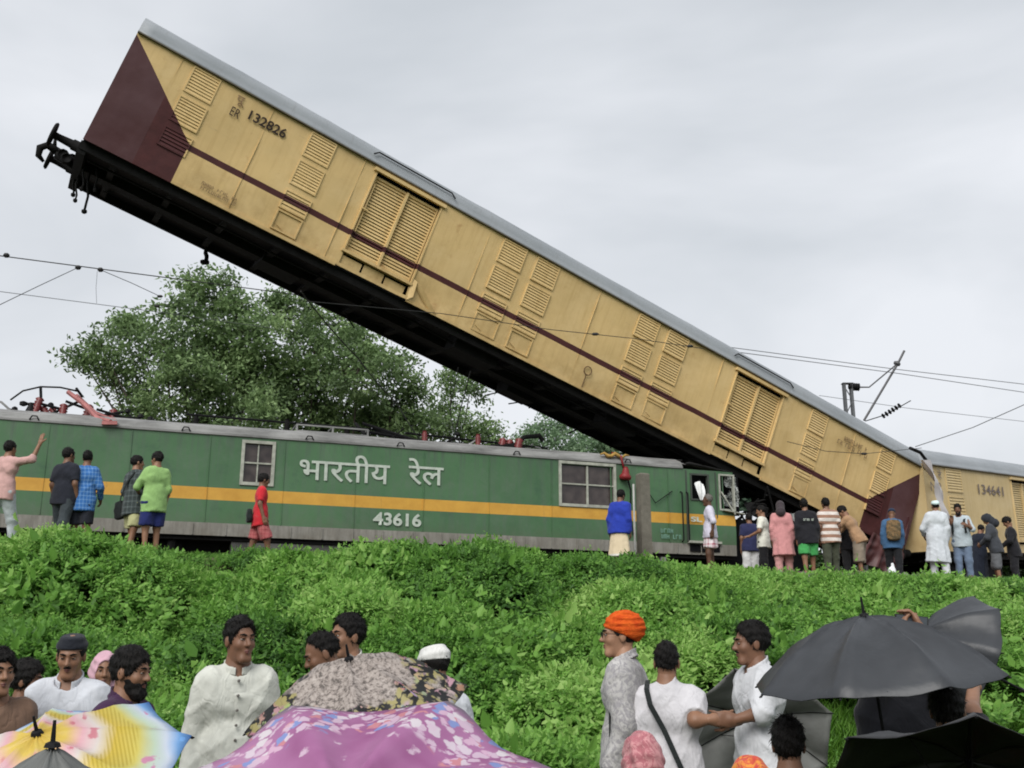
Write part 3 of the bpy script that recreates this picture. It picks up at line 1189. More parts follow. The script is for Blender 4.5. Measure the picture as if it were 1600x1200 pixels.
    mb.box(8.0, 9.2, .04, .12, .42, .7)
    mb.build('transformer_tank', plain('tank_grey', (.075, .075, .07), .7, .3, 4), root)
    for (s, w_, z0, z1) in ((14.6, .35, .52, .72), (10.6, .55, .56, .72), (15.4, .12, .3, .75)):
        mb = MB()
        mb.box(s, s + w_, .04, .3, z0, z1)
        mb.build('equipment_box', plain('box_grey', (.2, .2, .19), .7, .3, 6), root)
    # roof gear
    red = plain('insulator_red', (.16, .03, .03), .4, .3, 8)
    pink = plain('faded_red_paint', (.34, .13, .125), .7, .45, 5)
    for (s, y) in ((-1.4, .7), (-.7, .7), (.3, .8), (5.2, .9), (7.0, .6), (8.3, .8), (10.0, .7), (11.2, .6), (12.3, .9)):
        mb = MB()
        pr = [(.07, 0)]
        for k in range(5):
            pr += [(.075, .02 + k * .05), (.045, .04 + k * .05)]
        pr += [(.05, .3)]
        mb.lathe(pr, (s, y, 3.06), (0, 0, 1), 10)
        mb.build('roof_insulator', red if s < 1 or s > 9 else grime, root, True)
    for (a, b) in (((-2, .7, 3.36), (1.2, .75, 3.34)), ((5.0, .9, 3.36), (9.1, .7, 3.3)), ((9.6, .8, 3.3), (13.0, .9, 3.22))):
        mb = MB()
        mb.tube([a, b], .025, 6)
        mb.build('bus_bar', steel_dark, root)
    mb = MB()
    for (a, b, z) in ((7.2, 8.7, 3.25), (7.2, 8.7, 3.12)):
        mb.bar((a, .55, z), (b, .55, z), .03)
        mb.bar((a, 1.5, z), (b, 1.5, z), .03)
    for s in (7.2, 7.95, 8.7):
        mb.bar((s, .55, 3.06), (s, .55, 3.26), .035)
        mb.bar((s, 1.5, 3.06), (s, 1.5, 3.26), .035)
        mb.bar((s, .55, 3.25), (s, 1.5, 3.25), .03)
    mb.build('roof_rack', strip_m, root)
    mb = MB()
    mb.box(7.4, 7.9, .8, 1.4, 3.07, 3.2)
    mb.box(9.0, 9.5, 1.0, 1.5, 3.07, 3.17)
    mb.box(10.4, 11.2, .9, 1.6, 3.07, 3.2)
    mb.build('roof_box', grime, root)
    # collapsed pantograph bars in the middle of the roof
    mb = MB()
    for (a, b) in (((8.6, .7, 3.42), (9.7, .5, 3.1)), ((8.4, .9, 3.32), (10.6, 1.0, 3.12)), ((8.7, .6, 3.1), (8.5, .9, 3.45)), ((9.0, 1.2, 3.4), (10.1, .8, 3.08))):
        mb.tube([a, b], .035, 6)
    mb.build('collapsed_pantograph', steel_dark, root)
    # red pantograph wreck near the left end
    mb = MB()
    mb.tube([(2.75, .8, 3.6), (3.05, .55, 3.35), (3.35, .2, 3.0), (3.6, -.05, 2.9)], [.045, .05, .05, .045], 6)
    mb.tube([(2.9, 1.0, 3.6), (3.3, .7, 3.2), (3.7, .1, 2.95)], [.03, .035, .035], 6)
    mb.bar((3.45, -.06, 2.86), (3.72, -.05, 2.88), .09, .07)
    mb.build('pantograph_arm', pink, root)
    for (s, y, ln) in ((2.2, .8, .4), (2.45, .9, .3), (2.7, .7, .35), (3.1, 1.0, .4), (3.35, 1.1, .3), (3.6, 1.2, .35), (2.6, 1.3, .45), (3.9, 1.2, .25)):
        mb = MB()
        pr = [(.06, 0)]
        for k in range(5):
            pr += [(.085, ln * (.1 + k * .17)), (.05, ln * (.18 + k * .17))]
        mb.lathe(pr, (s, y, 3.08 + .05 * math.sin(s * 9)), (.6 * math.sin(s * 7), .2, .9), 10)
        mb.build('pantograph_insulator', red, root, True)
    mb = MB()
    mb.tube([(1.75, .8, 3.35), (1.95, .8, 3.55), (2.25, .8, 3.66), (2.6, .8, 3.68), (2.95, .85, 3.64)], .018, 6)
    mb.tube([(2.25, .8, 3.66), (2.28, .8, 3.45)], .03, 6)
    mb.tube([(1.95, .85, 3.3), (2.3, .85, 3.33), (2.75, .9, 3.25)], .028, 6)
    mb.lathe([(.03, 0), (.07, .02), (.07, .08), (.02, .1)], (1.98, .85, 3.26), (0, 0, 1), 8)
    mb.lathe([(.05, 0), (.11, .03), (.06, .16), (.03, .25)], (2.12, .8, 3.08), (0, 0, 1), 10)
    for (a, b) in (((2.4, .9, 3.1), (3.0, 1.0, 3.5)), ((3.0, .9, 3.1), (3.8, 1.1, 3.35)), ((2.7, 1.2, 3.5), (3.9, 1.3, 3.15)), ((3.3, .8, 3.3), (4.1, .9, 3.12)), ((2.9, .7, 3.66), (3.0, 1.1, 3.6))):
        mb.tube([a, b], .028, 6)
    mb.build('pantograph_frame', steel_dark, root)
    rc = random.Random(77)
    for k in range(26):
        s_ = rc.choice((rc.uniform(1.6, 4.2), rc.uniform(7.5, 13.5), rc.uniform(-2, 1)))
        mb = MB()
        p_ = Vector((s_, rc.uniform(.4, 1.3), 3.08))
        q_ = p_ + Vector((rc.uniform(-.5, .5), rc.uniform(-.2, .2), rc.uniform(.05, .32)))
        mb.tube([p_, (p_ + q_) / 2 + Vector((0, 0, rc.uniform(-.03, .08))), q_], rc.uniform(.012, .03), 5)
        if k % 3 == 0:
            mb.lathe([(.03, 0), (.06, .02), (.05, .07), (.02, .09)], q_, (0, 0, 1), 8)
        mb.build('roof_debris', [steel_dark, grime, strip_m][k % 3], root)
    # smaller wreck on the right: red insulators, bent arm
    for (s, y) in ((11.75, .6), (11.95, .7), (12.1, .5)):
        mb = MB()
        mb.lathe([(.05, 0), (.1, .04), (.06, .08), (.1, .12), (.06, .16), (.1, .2), (.04, .25)], (s, y, 3.08), (.3, .2, 1), 10)
        mb.build('pantograph_insulator', red, root, True)
    mb = MB()
    mb.tube([(11.6, .6, 3.1), (12.1, .6, 3.16), (12.35, .7, 3.4), (12.75, .8, 3.48), (12.85, .8, 3.36)], [.06, .07, .05, .06, .05], 7)
    mb.box(11.5, 12.3, .5, .9, 3.06, 3.14)
    mb.build('bent_roof_arm', grime, root)
    # cable down the side and a red drum hung by it
    rd = plain('bright_red_paint', (.22, .02, .022), .55, .3, 6)
    mb = MB()
    mb.tube([(14.3, .2, 3.08), (14.40, -.04, 2.97), (14.46, -.06, 2.7)], .028, 6)
    mb.lathe([(.05, 0), (.13, .02), (.14, .08), (.09, .14), (.07, .24), (.04, .3)], (14.46, -.1, 2.42), (.12, 0, 1), 9)
    mb.build('red_fitting', rd, root, True)
    mb = MB()
    V = []
    for k in range(9):
        V.append((13.9 + .09 * k, -.02, 2.98 + .04 * math.sin(k * 1.9)))
    mb.tube(V, [.02, .03, .045, .04, .05, .04, .035, .03, .015], 6)
    mb.build('snagged_cloth', plain('mustard_cloth', (.36, .22, .06), .9), root, True)
    mb = MB()
    mb.tube([(14.55, -.04, 2.5), (14.62, -.06, 2.2), (14.6, -.05, 1.7), (14.66, -.04, 1.2)], .018, 6)
    mb.tube([(15.0, -.03, 2.3), (15.25, -.04, 1.95), (15.7, -.03, 2.25)], .012, 5)
    mb.build('loose_cable', steel_dark, root)
    # crushed cab front beyond the side
    rr = random.Random(21)
    cg = plain('crushed_green', (.03, .06, .035), .6, .5, 3)
    pale = plain('torn_bare_metal', (.22, .23, .22), .5, .4, 4, .3)
    for k in range(32):
        s = rr.uniform(17.25, 19.4)
        y = rr.uniform(.0, 2.6)
        z = rr.uniform(.75, 2.2)
        a, b = rr.uniform(.35, .8), rr.uniform(.3, .7)
        Rm = Matrix.Rotation(rr.uniform(-1.2, 1.2), 3, 'Z') @ Matrix.Rotation(rr.uniform(-.7, .7), 3, 'X')
        V, F = [], []
        n = 7
        for j in range(n + 1):
            for i in range(n + 1):
                p = Vector(((i / n - .5) * a, .12 * mnoise.noise(Vector((i * .6, j * .6, k))) + .04 * mnoise.noise(Vector((i * 1.7, j * 1.7, k + 9))), (j / n - .5) * b))
                V.append(tuple(Rm @ p + Vector((s, y, z))))
        for j in range(n):
            for i in range(n):
                q = j * (n + 1) + i
                F.append((q, q + 1, q + n + 2, q + n + 1))
        me = bpy.data.meshes.new('crushed_panel')
        me.from_pydata(V, [], F)
        link('crushed_panel', me, [cg, grime, steel_dark, cg, pale][k % 5], root)
    for k in range(20):
        mb = MB()
        p = Vector((rr.uniform(17.2, 19.2), rr.uniform(0, 2), rr.uniform(.9, 2.4)))
        mb.tube([p, p + Vector((rr.uniform(-.3, .6), rr.uniform(-.3, .3), rr.uniform(-.5, .4))), p + Vector((rr.uniform(.2, .9), rr.uniform(-.4, .2), rr.uniform(-.8, .3)))], .025, 5)
        mb.build('bent_bar', grime, root)
    mb = MB()
    mb.box(17.36, 19.6, .45, W, .5, 1.75)  # black block painting in the shade behind the crushed panels
    mb.build('cab_wreck_shade', blackm, root)
    return root
make_loco()

# white cloth hanging out of the cab window
def hanging_cloth():
    M = Matrix((TR, TN, Vector((0, 0, 1)))).transposed().to_4x4()
    M.translation = Vector((P0.x, P0.y, RAILZ))
    V, F = [], []
    n1, n2 = 10, 14
    for j in range(n2 + 1):
        for i in range(n1 + 1):
            u, v = i / n1, j / n2
            wd = .20 * (1 - v) ** .6 + .04
            x = 16.27 + .12 * v + wd * u
            z = 2.45 - .38 * v + .06 * math.sin(u * 3.1) * (1 - v)
            y = -.06 - .05 * math.sin(v * 2.5) + .035 * math.sin(u * 9 + v * 3)
            V.append(M @ Vector((x, y, z)))
    for j in range(n2):
        for i in range(n1):
            k = j * (n1 + 1) + i
            F.append((k, k + 1, k + n1 + 2, k + n1 + 1))
    me = bpy.data.meshes.new('white_cloth')
    me.from_pydata(V, [], F)
    o = link('white_cloth', me, cloth((.75, .76, .76)), None, True)
    tag(o, 'white cloth hanging out of the small cab window of the green locomotive', 'cloth')
hanging_cloth()

# ================================================================== posts, mast, wires
def concrete_post():
    p = at(1008, 885, 20.6)
    x, y = p.x, p.y
    gz = float(ground_z(x, y))
    top = at(1008, 740, 20.6).z
    root = empty('concrete_post', (x, y, gz), math.atan2(TR.y, TR.x))
    tag(root, 'grey square concrete post in front of the locomotive beside the man in blue', 'post')
    mb = MB()
    h = top - gz
    a, b = .12, .105
    mb.add([(-a, -a, -.3), (a, -a, -.3), (a, a, -.3), (-a, a, -.3), (-b, -b, h - .03), (b, -b, h - .03), (b, b, h - .03), (-b, b, h - .03), (-b * .8, -b * .8, h), (b * .8, -b * .8, h), (b * .8, b * .8, h), (-b * .8, b * .8, h)],
           [(0, 3, 2, 1), (0, 1, 5, 4), (1, 2, 6, 5), (2, 3, 7, 6), (3, 0, 4, 7), (4, 5, 9, 8), (5, 6, 10, 9), (6, 7, 11, 10), (7, 4, 8, 11), (8, 9, 10, 11)])
    mb.build('shaft', conc, root)
    mb = MB()
    mb.tube([(-.19, .05, -.2), (-.185, .05, h - .22)], .022, 7)
    mb.build('white_pipe', plain('white_pipe_paint', (.5, .5, .48), .6), root)
concrete_post()

def mast():
    Y = 37.0
    base = at(1327, 640, Y)
    x = base.x
    top = at(1320, 600, Y).z
    gz = float(ground_z(x, Y))
    root = empty('catenary_mast', (x, Y, gz))
    tag(root, 'steel catenary mast with insulated bracket rising behind the yellow van', 'mast')
    h = top - gz
    mb = MB()
    for dx in (-.13, .13):
        mb.box(dx - .045, dx + .045, -.1, .1, 0, h)
    n = int(h / .5)
    for k in range(n):
        z0, z1 = k * .5, (k + 1) * .5
        s = 1 if k % 2 else -1
        mb.bar((-.13 * s, -.08, z0), (.13 * s, -.08, z1), .03)
    mb.box(-.2, .2, -.12, .12, h, h + .03)
    mb.build('lattice_column', plain('mast_grey', (.09, .095, .10), .6, .3, 6), root)
    def loc(px, py, dy=0.0):
        return at(px, py, Y + dy) - Vector((x, Y, gz))
    mb = MB()
    a, b = loc(1326, 604), loc(1342, 605)
    mb.tube([a, b], [.1, .1], 8)
    ax = (b - a).normalized()
    for k in range(5):
        mb.lathe([(.05, -.03), (.15, -.01), (.15, .02), (.05, .04)], a + (b - a) * (.15 + .2 * k), ax, 12)
    mb.build('bracket_insulator', steel_dark, root, True)
    mb = MB()
    mb.tube([loc(1342, 605), loc(1358, 605), loc(1400, 570)], .03, 6)
    mb.tube([loc(1350, 657), loc(1403, 568), loc(1413, 548)], .045, 6)
    mb.lathe([(.05, 0), (.13, .05), (.13, .12), (.05, .18)], loc(1400, 571), (.5, 0, .8), 8)
    mb.build('cantilever', plain('cantilever_grey', (.10, .10, .105), .6), root)
    mb = MB()
    mb.tube([loc(1352, 658), loc(1384, 648), loc(1423, 626)], .02, 6)
    for k in range(6):
        p = loc(1380 + k * 5, 650 - k * 3.2)
        mb.lathe([(.03, -.03), (.1, -.01), (.1, .02), (.03, .04)], p, (.85, 0, .5), 8)
    mb.build('stay_rod', steel_dark, root)
mast()

wire_m = plain('wire_grey', (.10, .105, .11), .6, .1, 4, .3)
wire_d = plain('wire_dark', (.03, .03, .03), .6, .1, 4, .3)
def wire(pts, r, label, sag=0.0, mat=None, beads=()):
    P = [at(*p) for p in pts]
    Q = []
    for i in range(len(P) - 1):
        n = 8
        for k in range(n + (i == len(P) - 2)):
            f = k / n
            q = P[i].lerp(P[i + 1], f)
            q.z -= sag * 4 * f * (1 - f)
            Q.append(q)
    mb = MB()
    r *= .7
    mb.tube(Q, r, 5)
    for b in beads:
        p = at(*b)
        mb.lathe([(r, -.08), (r * 4, -.04), (r * 4, .04), (r, .08)], p, (1, 0, 0), 6)
    o = mb.build('overhead_wire', mat or wire_m)
    tag(o, label, 'wire', 'overhead wires')
wire([(-120, 384, 24), (200, 426, 26), (430, 456, 28), (700, 495, 31)], .022, 'upper overhead wire crossing the sky at left with clamps on it', mat=wire_d, beads=((10, 399, 24), (122, 418, 25.4), (157, 421.5, 25.6)))
wire([(-120, 440, 24), (250, 488, 27), (420, 512, 29)], .013, 'thin lower overhead wire at left running behind the tree')
wire([(-60, 505, 22), (60, 447, 24), (122, 418, 25.4)], .014, 'slack wire rising to the upper wire clamp at the left edge', mat=wire_d)
wire([(160, 423, 25.6), (205, 442, 26), (252, 464, 26.4)], .014, 'broken wire end hanging beside the tree top at left', mat=wire_d, beads=((250, 463, 26.3), (245, 478, 26.4)))
wire([(152, 424, 25.6), (150, 450, 25.8), (151, 474, 26)], .007, 'thin vertical dropper between the two wires at left')
wire([(1120, 540, 34), (1400, 577, 37), (1700, 612, 40)], .02, 'upper of the paired overhead wires above the right van')
wire([(1120, 546, 34), (1400, 583, 37), (1700, 628, 40)], .02, 'lower of the paired overhead wires above the right van')
wire([(1280, 618, 35), (1420, 638, 37), (1700, 670, 41)], .014, 'thin overhead wire passing behind the catenary bracket')
wire([(1430, 698, 27.5), (1520, 668, 27), (1700, 588, 25)], .016, 'slanting slack wire rising from the second van to the right edge')
wire([(470, 455, 18.2), (560, 560, 20.5), (620, 630, 21.4), (668, 702, 22.0)], .02, 'long dark wire hanging from the raised van to the locomotive roof', sag=.05, mat=wire_d)
wire([(716, 574, 21.5), (703, 640, 22.2), (712, 694, 22.6)], .014, 'short dark wire dropping from the van underside to the roof', mat=wire_d)
wire([(735, 580, 21.5), (722, 630, 22.0), (708, 690, 22.5)], .018, 'second short wire dropping from the van underside, slightly bent', mat=wire_d)
wire([(470, 470, 17.6), (690, 490, 19.0), (860, 515, 20.2), (1000, 530, 21.3), (1100, 545, 22.3)], .012, 'broken contact wire draped across the yellow side of the raised van', mat=wire_d, beads=((930, 522, 20.8), (1078, 541, 22.1)))
wire([(1230, 690, 22.6), (1290, 705, 23.0), (1350, 709, 23.6), (1440, 700, 26.2)], .011, 'thin wire slung across the lower right end of the raised van', mat=wire_d, beads=((1350, 709, 23.6),))

# ================================================================== vegetation
def unit(a):
    return a / np.maximum(np.linalg.norm(a, axis=-1, keepdims=True), 1e-9)

def leaf_quads(base, axis, side, length, width, fold=.25, curl=.15):
    """six-cornered leaves: two quads folded along the midrib"""
    nrm = unit(np.cross(axis, side))
    L, Wd = length[:, None], width[:, None]
    tip = base + axis * L - nrm * L * curl
    def pt(f, sgn):
        return base + axis * L * f + side * Wd * sgn * .5 + nrm * Wd * fold * .5 - nrm * L * curl * f * f
    l1, l2 = pt(.28, 1), pt(.66, .78)
    r1, r2 = pt(.28, -1), pt(.66, -.78)
    V = np.stack([base, l1, l2, tip, r2, r1], 1).reshape(-1, 3)
    i = np.arange(len(base)) * 6
    F = np.concatenate([np.stack([i, i + 3, i + 2, i + 1], 1), np.stack([i, i + 5, i + 4, i + 3], 1)])
    return V, F

def leaf_mat(name, stops, trans=.3, rough=.5):
    t = NT(name)
    a = t.n('ShaderNodeAttribute', attribute_name='tint')
    c = t.ramp(a.outputs['Fac'], stops)
    return t.done(c, rough, 0, .35, None, trans)

def lownoise(x, y, s, seed):
    r = np.random.RandomState(seed)
    z = 0
    for k in range(5):
        a = r.uniform(0, 2 * PI)
        f = s * r.uniform(.6, 1.7)
        z = z + np.sin((x * math.cos(a) + y * math.sin(a)) * f + r.uniform(0, 6.28))
    return z / 3.2

def sprig_collection(kind_mats, nvar, seed):
    """a few small leafy plants; the bank is covered with copies of them"""
    R = np.random.RandomState(seed)
    col = bpy.data.collections.new('sprigs')
    for v in range(nvar):
        sp = v % 3
        B, A, S, L, W_, T = [], [], [], [], [], []
        for st in range(R.randint(6, 9)):
            a = R.uniform(0, 2 * PI)
            out = R.uniform(.05, .75)
            h = R.uniform(.2, .34)
            nl = R.randint(8, 13) if sp != 2 else R.randint(4, 6)
            for k in range(nl):
                f = .25 + .75 * (k + .5) / nl
                base = np.array([math.cos(a) * out * h * f ** 1.4, math.sin(a) * out * h * f ** 1.4, h * f * (1 - .25 * out * f)])
                sd_ = (1 if k % 2 else -1)
                al = a + sd_ * R.uniform(.5, 1.4)
                el = R.normal(.05, .35) + (.5 if k > nl - 2 else 0)
                ax = np.array([math.cos(al) * math.cos(el), math.sin(al) * math.cos(el), math.sin(el)])
                ln = {0: R.uniform(.035, .06), 1: R.uniform(.045, .075), 2: R.uniform(.08, .13)}[sp] * (1.1 - .4 * f)
                B.append(base)
                A.append(ax)
                L.append(ln)
                W_.append(ln * {0: .62, 1: .5, 2: .55}[sp])
                T.append(R.normal(0, .12) + .25 * (f - .6))
        B, A, L, W_ = np.array(B), np.array(A), np.array(L), np.array(W_)
        S = unit(np.cross(A, np.array([0, 0, 1.0]) + R.normal(0, .3, A.shape)))
        V, F = leaf_quads(B, A, S, L, W_, .3, .2)
        o = np_mesh('sprig_%c' % (97 + v), V, F, kind_mats, smooth=False, attr={'tint': np.repeat(np.array(T), 6)})
        COL.objects.unlink(o)
        col.objects.link(o)
    return col

def scatter_sprigs(name, pts, rot, scl, tint, col, label):
    me = bpy.data.meshes.new(name)
    me.vertices.add(len(pts))
    me.vertices.foreach_set('co', np.ascontiguousarray(pts, np.float32).ravel())
    for nm, typ, arr, key in (('rot', 'FLOAT_VECTOR', rot, 'vector'), ('scl', 'FLOAT', scl, 'value'), ('patch', 'FLOAT', tint, 'value')):
        at_ = me.attributes.new(nm, typ, 'POINT')
        at_.data.foreach_set(key, np.ascontiguousarray(arr, np.float32).ravel())
    me.update()
    o = link(name, me)
    g = bpy.data.node_groups.new('scatter_sprigs', 'GeometryNodeTree')
    g.interface.new_socket('Geometry', in_out='INPUT', socket_type='NodeSocketGeometry')
    g.interface.new_socket('Geometry', in_out='OUTPUT', socket_type='NodeSocketGeometry')
    gi, go = g.nodes.new('NodeGroupInput'), g.nodes.new('NodeGroupOutput')
    ci = g.nodes.new('GeometryNodeCollectionInfo')
    ci.inputs['Collection'].default_value = col
    ci.inputs['Separate Children'].default_value = True
    ci.inputs['Reset Children'].default_value = True
    ip = g.nodes.new('GeometryNodeInstanceOnPoints')
    ip.inputs['Pick Instance'].default_value = True
    def na(n_, t_):
        q = g.nodes.new('GeometryNodeInputNamedAttribute')
        q.data_type = t_
        q.inputs['Name'].default_value = n_
        return q.outputs['Attribute']
    e2 = g.nodes.new('FunctionNodeEulerToRotation')
    g.links.new(na('rot', 'FLOAT_VECTOR'), e2.inputs[0])
    g.links.new(gi.outputs[0], ip.inputs['Points'])
    g.links.new(ci.outputs[0], ip.inputs['Instance'])
    g.links.new(e2.outputs[0], ip.inputs['Rotation'])
    g.links.new(na('scl', 'FLOAT'), ip.inputs['Scale'])
    g.links.new(ip.outputs[0], go.inputs[0])
    m = o.modifiers.new('scatter', 'NODES')
    m.node_group = g
    tag(o, label, 'undergrowth', kind='stuff')
    return o

def undergrowth():
    R = np.random.RandomState(3)
    t = NT('undergrowth_leaf')
    a1 = t.n('ShaderNodeAttribute', attribute_name='tint')
    a2 = t.n('ShaderNodeAttribute', attribute_name='patch')
    a2.attribute_type = 'INSTANCER'
    c = t.ramp(t.math('ADD', a1.outputs['Fac'], a2.outputs['Fac']), [(.0, (.05, .13, .024)), (.3, (.125, .285, .05)), (.6, (.215, .425, .08)), (1.0, (.38, .57, .17))])
    mat = t.done(c, .5, 0, .3, None, .48)
    col = sprig_collection(mat, 9, 41)
    n = 46000
    s = R.uniform(-5, 29, n)
    d = R.uniform(3.6, 12.6, n)
    x = P0.x + TR.x * s - TN.x * d
    y = P0.y + TR.y * s - TN.y * d
    z = ground_z(x, y)
    px, py = to_px(np.stack([x, y, z], 1))
    keep = (px > -330) & (px < 1930) & (py < 1420)
    grass = (px > 1060 + 60 * np.sin(py * .05)) & (py > 1120 + 25 * np.sin(px * .02))
    keep &= ~(grass & (R.uniform(0, 1, n) < .95))
    bare = (d < 4.5) & (px > 1150) & (R.uniform(0, 1, n) < .5)
    bare |= (d < 5.0) & (px > 1225) & (px < 1350) & (R.uniform(0, 1, n) < .9)
    bare |= (d < 4.4) & (px > 830) & (px < 960) & (R.uniform(0, 1, n) < .6)
    keep &= ~bare
    # gaps: dark hollows between the bushes
    keep &= ~((lownoise(x, y, 6.5, 61) > .86) & (d > 4.8))
    s, d, x, y, z = [q[keep] for q in (s, d, x, y, z)]
    n = len(x)
    top = np.zeros(n)
    gx, gy, mt = np.zeros(n), np.zeros(n), np.zeros(n)
    for _ in range(330):
        ms, md = R.uniform(-5, 29), R.uniform(4.6, 12.4)
        mr = R.uniform(.3, 1.0)
        mh = mr * R.uniform(.4, .95)
        tn = R.normal(0, .17)
        mx_, my_ = P0.x + TR.x * ms - TN.x * md, P0.y + TR.y * ms - TN.y * md
        ddx, ddy = x - mx_, y - my_
        q = (ddx * ddx + ddy * ddy) / (mr * mr)
        hh_ = np.where(q < 1, mh * np.sqrt(np.clip(1 - q, 0, 1)), 0)
        up_ = hh_ > top
        top = np.where(up_, hh_, top)
        gx = np.where(up_, ddx / mr, gx)
        gy = np.where(up_, ddy / mr, gy)
        mt = np.where(up_, tn, mt)
    # how far the plants rise above the cess along the crest (clumps hide the wheels here and there)
    cap = np.interp(s, [-4, 1, 2.6, 3.6, 4.8, 6.0, 7.0, 7.9, 8.6, 9.6, 10.3, 11.0, 13, 15, 17, 19, 21, 28], [.16, .18, .17, .06, .0, .03, .06, .24, .26, .25, .16, -.02, -.04, -.04, -.09, -.06, -.05, -.02])
    cap = cap + .08 * lownoise(x, y, 5.0, 77) + R.uniform(-.04, .05, n)
    room = np.maximum(.07, 2.99 + cap - z)                      # height a plant may reach here
    hgt = np.minimum(.12 + top + R.uniform(0, .1, n), room)
    scl = np.clip(hgt / .27, .28, 1.0) * R.uniform(.75, 1.25, n)
    scl = np.where((R.uniform(0, 1, n) < .11) & (d > 5.6), scl * R.uniform(1.3, 2.2, n), scl)
    scl = np.where(room < .3, np.minimum(scl, room / .27), scl)
    lift = np.maximum(0, hgt - .27 * scl)
    rot = np.stack([np.clip(-gy * .7, -1, 1) + .25 + R.normal(0, .15, n), np.clip(gx * .7, -1, 1) + R.normal(0, .15, n), R.uniform(-PI, PI, n)], 1)
    # tilt is applied after the spin: turn about z first
    e = []
    for k in range(n):
        m = Matrix.Rotation(rot[k, 1], 3, 'Y') @ Matrix.Rotation(rot[k, 0], 3, 'X') @ Matrix.Rotation(rot[k, 2], 3, 'Z')
        e.append(m.to_euler()[:])
    tint = .45 + mt + .15 * lownoise(x, y, .9, 33) + R.normal(0, .10, n)
    scatter_sprigs('undergrowth', np.stack([x, y, z + lift], 1), np.array(e), scl, tint, col, 'dense leafy green undergrowth covering the railway bank')
undergrowth()

def add_sky_block():  # added bushes that close the bright sky gaps under the vans
    R = np.random.RandomState(31)
    n = 56000
    s = R.uniform(10, 52, n)
    d = R.normal(-10.5, .6, n)
    x = P0.x + TR.x * s - TN.x * d
    y = P0.y + TR.y * s - TN.y * d
    z = ground_z(x, y) + R.uniform(0, 1, n) ** 1.2 * (2.7 + .5 * lownoise(x, y, .9, 3))
    ax = unit(R.normal(0, 1, (n, 3)) + np.array([0, 0, .3]))
    sd = unit(np.cross(ax, R.normal(0, 1, (n, 3))))
    L = R.uniform(.12, .28, n)
    V, F = leaf_quads(np.stack([x, y, z], 1), ax, sd, L, L * .55, .2, .2)
    m = leaf_mat('sky_block_leaf', [(.0, (.02, .045, .012)), (.5, (.05, .10, .03)), (1.0, (.09, .16, .05))], .25)
    o = np_mesh('sky_block_bushes', V, F, m, smooth=False, attr={'tint': np.repeat(np.clip(R.normal(.4, .2, n), 0, 1), 6)})
    tag(o, 'dark bushes added beyond the track to block the sky under the vans', 'bushes', kind='stuff')
add_sky_block()

def grass():
    R = np.random.RandomState(9)
    n = 42000
    x = R.uniform(.8, 9.5, n)
    y = R.uniform(7.5, 14.5, n)
    z = ground_z(x, y)
    px, py = to_px(np.stack([x, y, z], 1))
    kp = (px > 1020) & (px < 1900) & (py > 1085) & (py < 1420)
    x, y, z = x[kp], y[kp], z[kp]
    n = len(x)
    a = R.uniform(0, 6.28, n)
    h = R.uniform(.12, .34, n)
    ln = R.uniform(.1, .6, n)
    ax = unit(np.stack([np.cos(a) * ln, np.sin(a) * ln, np.ones(n)], 1))
    sd = unit(np.cross(ax, np.stack([np.cos(a + 1.2), np.sin(a + 1.2), np.zeros(n)], 1)))
    V, F = leaf_quads(np.stack([x, y, z - .01], 1), ax, sd, h, np.full(n, .012), .1, .3)
    m = leaf_mat('grass_blade', [(.0, (.06, .15, .015)), (.5, (.11, .26, .03)), (1.0, (.19, .36, .06))], .35)
    o = np_mesh('grass', V, F, m, smooth=False, attr={'tint': np.repeat(np.clip(R.normal(.5, .22, n), 0, 1), 6)})
    tag(o, 'bright long grass at the foot of the bank', 'grass', kind='stuff')
grass()

def rubble():
    R = random.Random(5)
    mb = MB()
    for k in range(520):
        if k < 300:
            s, d = R.uniform(10, 27), R.uniform(.6, 4.4)
            r = R.uniform(.025, .07)
        else:
            s, d = R.gauss(17.2, .9), R.gauss(4.3, .5)
            r = R.uniform(.04, .13)
        p = from_track(s, d)
        p.z = float(ground_z(p.x, p.y)) + r * .3
        Rm = Matrix.Rotation(R.uniform(0, 6), 3, 'Z') @ Matrix.Rotation(R.uniform(0, 3), 3, 'X')
        vv = []
        for q in ((1, 0, 0), (-1, 0, 0), (0, 1, 0), (0, -1, 0), (0, 0, 1), (0, 0, -1), (.6, .6, .5), (-.6, -.5, .6)):
            vv.append(p + Rm @ (Vector(q) * r * R.uniform(.7, 1.2)))
        mb.add(vv, [(0, 2, 6), (2, 4, 6), (4, 0, 6), (2, 1, 4), (1, 3, 7), (3, 4, 7), (4, 1, 7), (3, 0, 4), (2, 0, 5), (1, 2, 5), (3, 1, 5), (0, 3, 5)], k % 2)
    o = mb.build('rubble', [plain('brown_stone', (.11, .085, .065), .9, .35, 8), plain('grey_stone', (.17, .16, .15), .9, .3, 8)])
    tag(o, 'brown earth clods and stones on the cess beside the crowd', 'rubble', kind='stuff')
rubble()

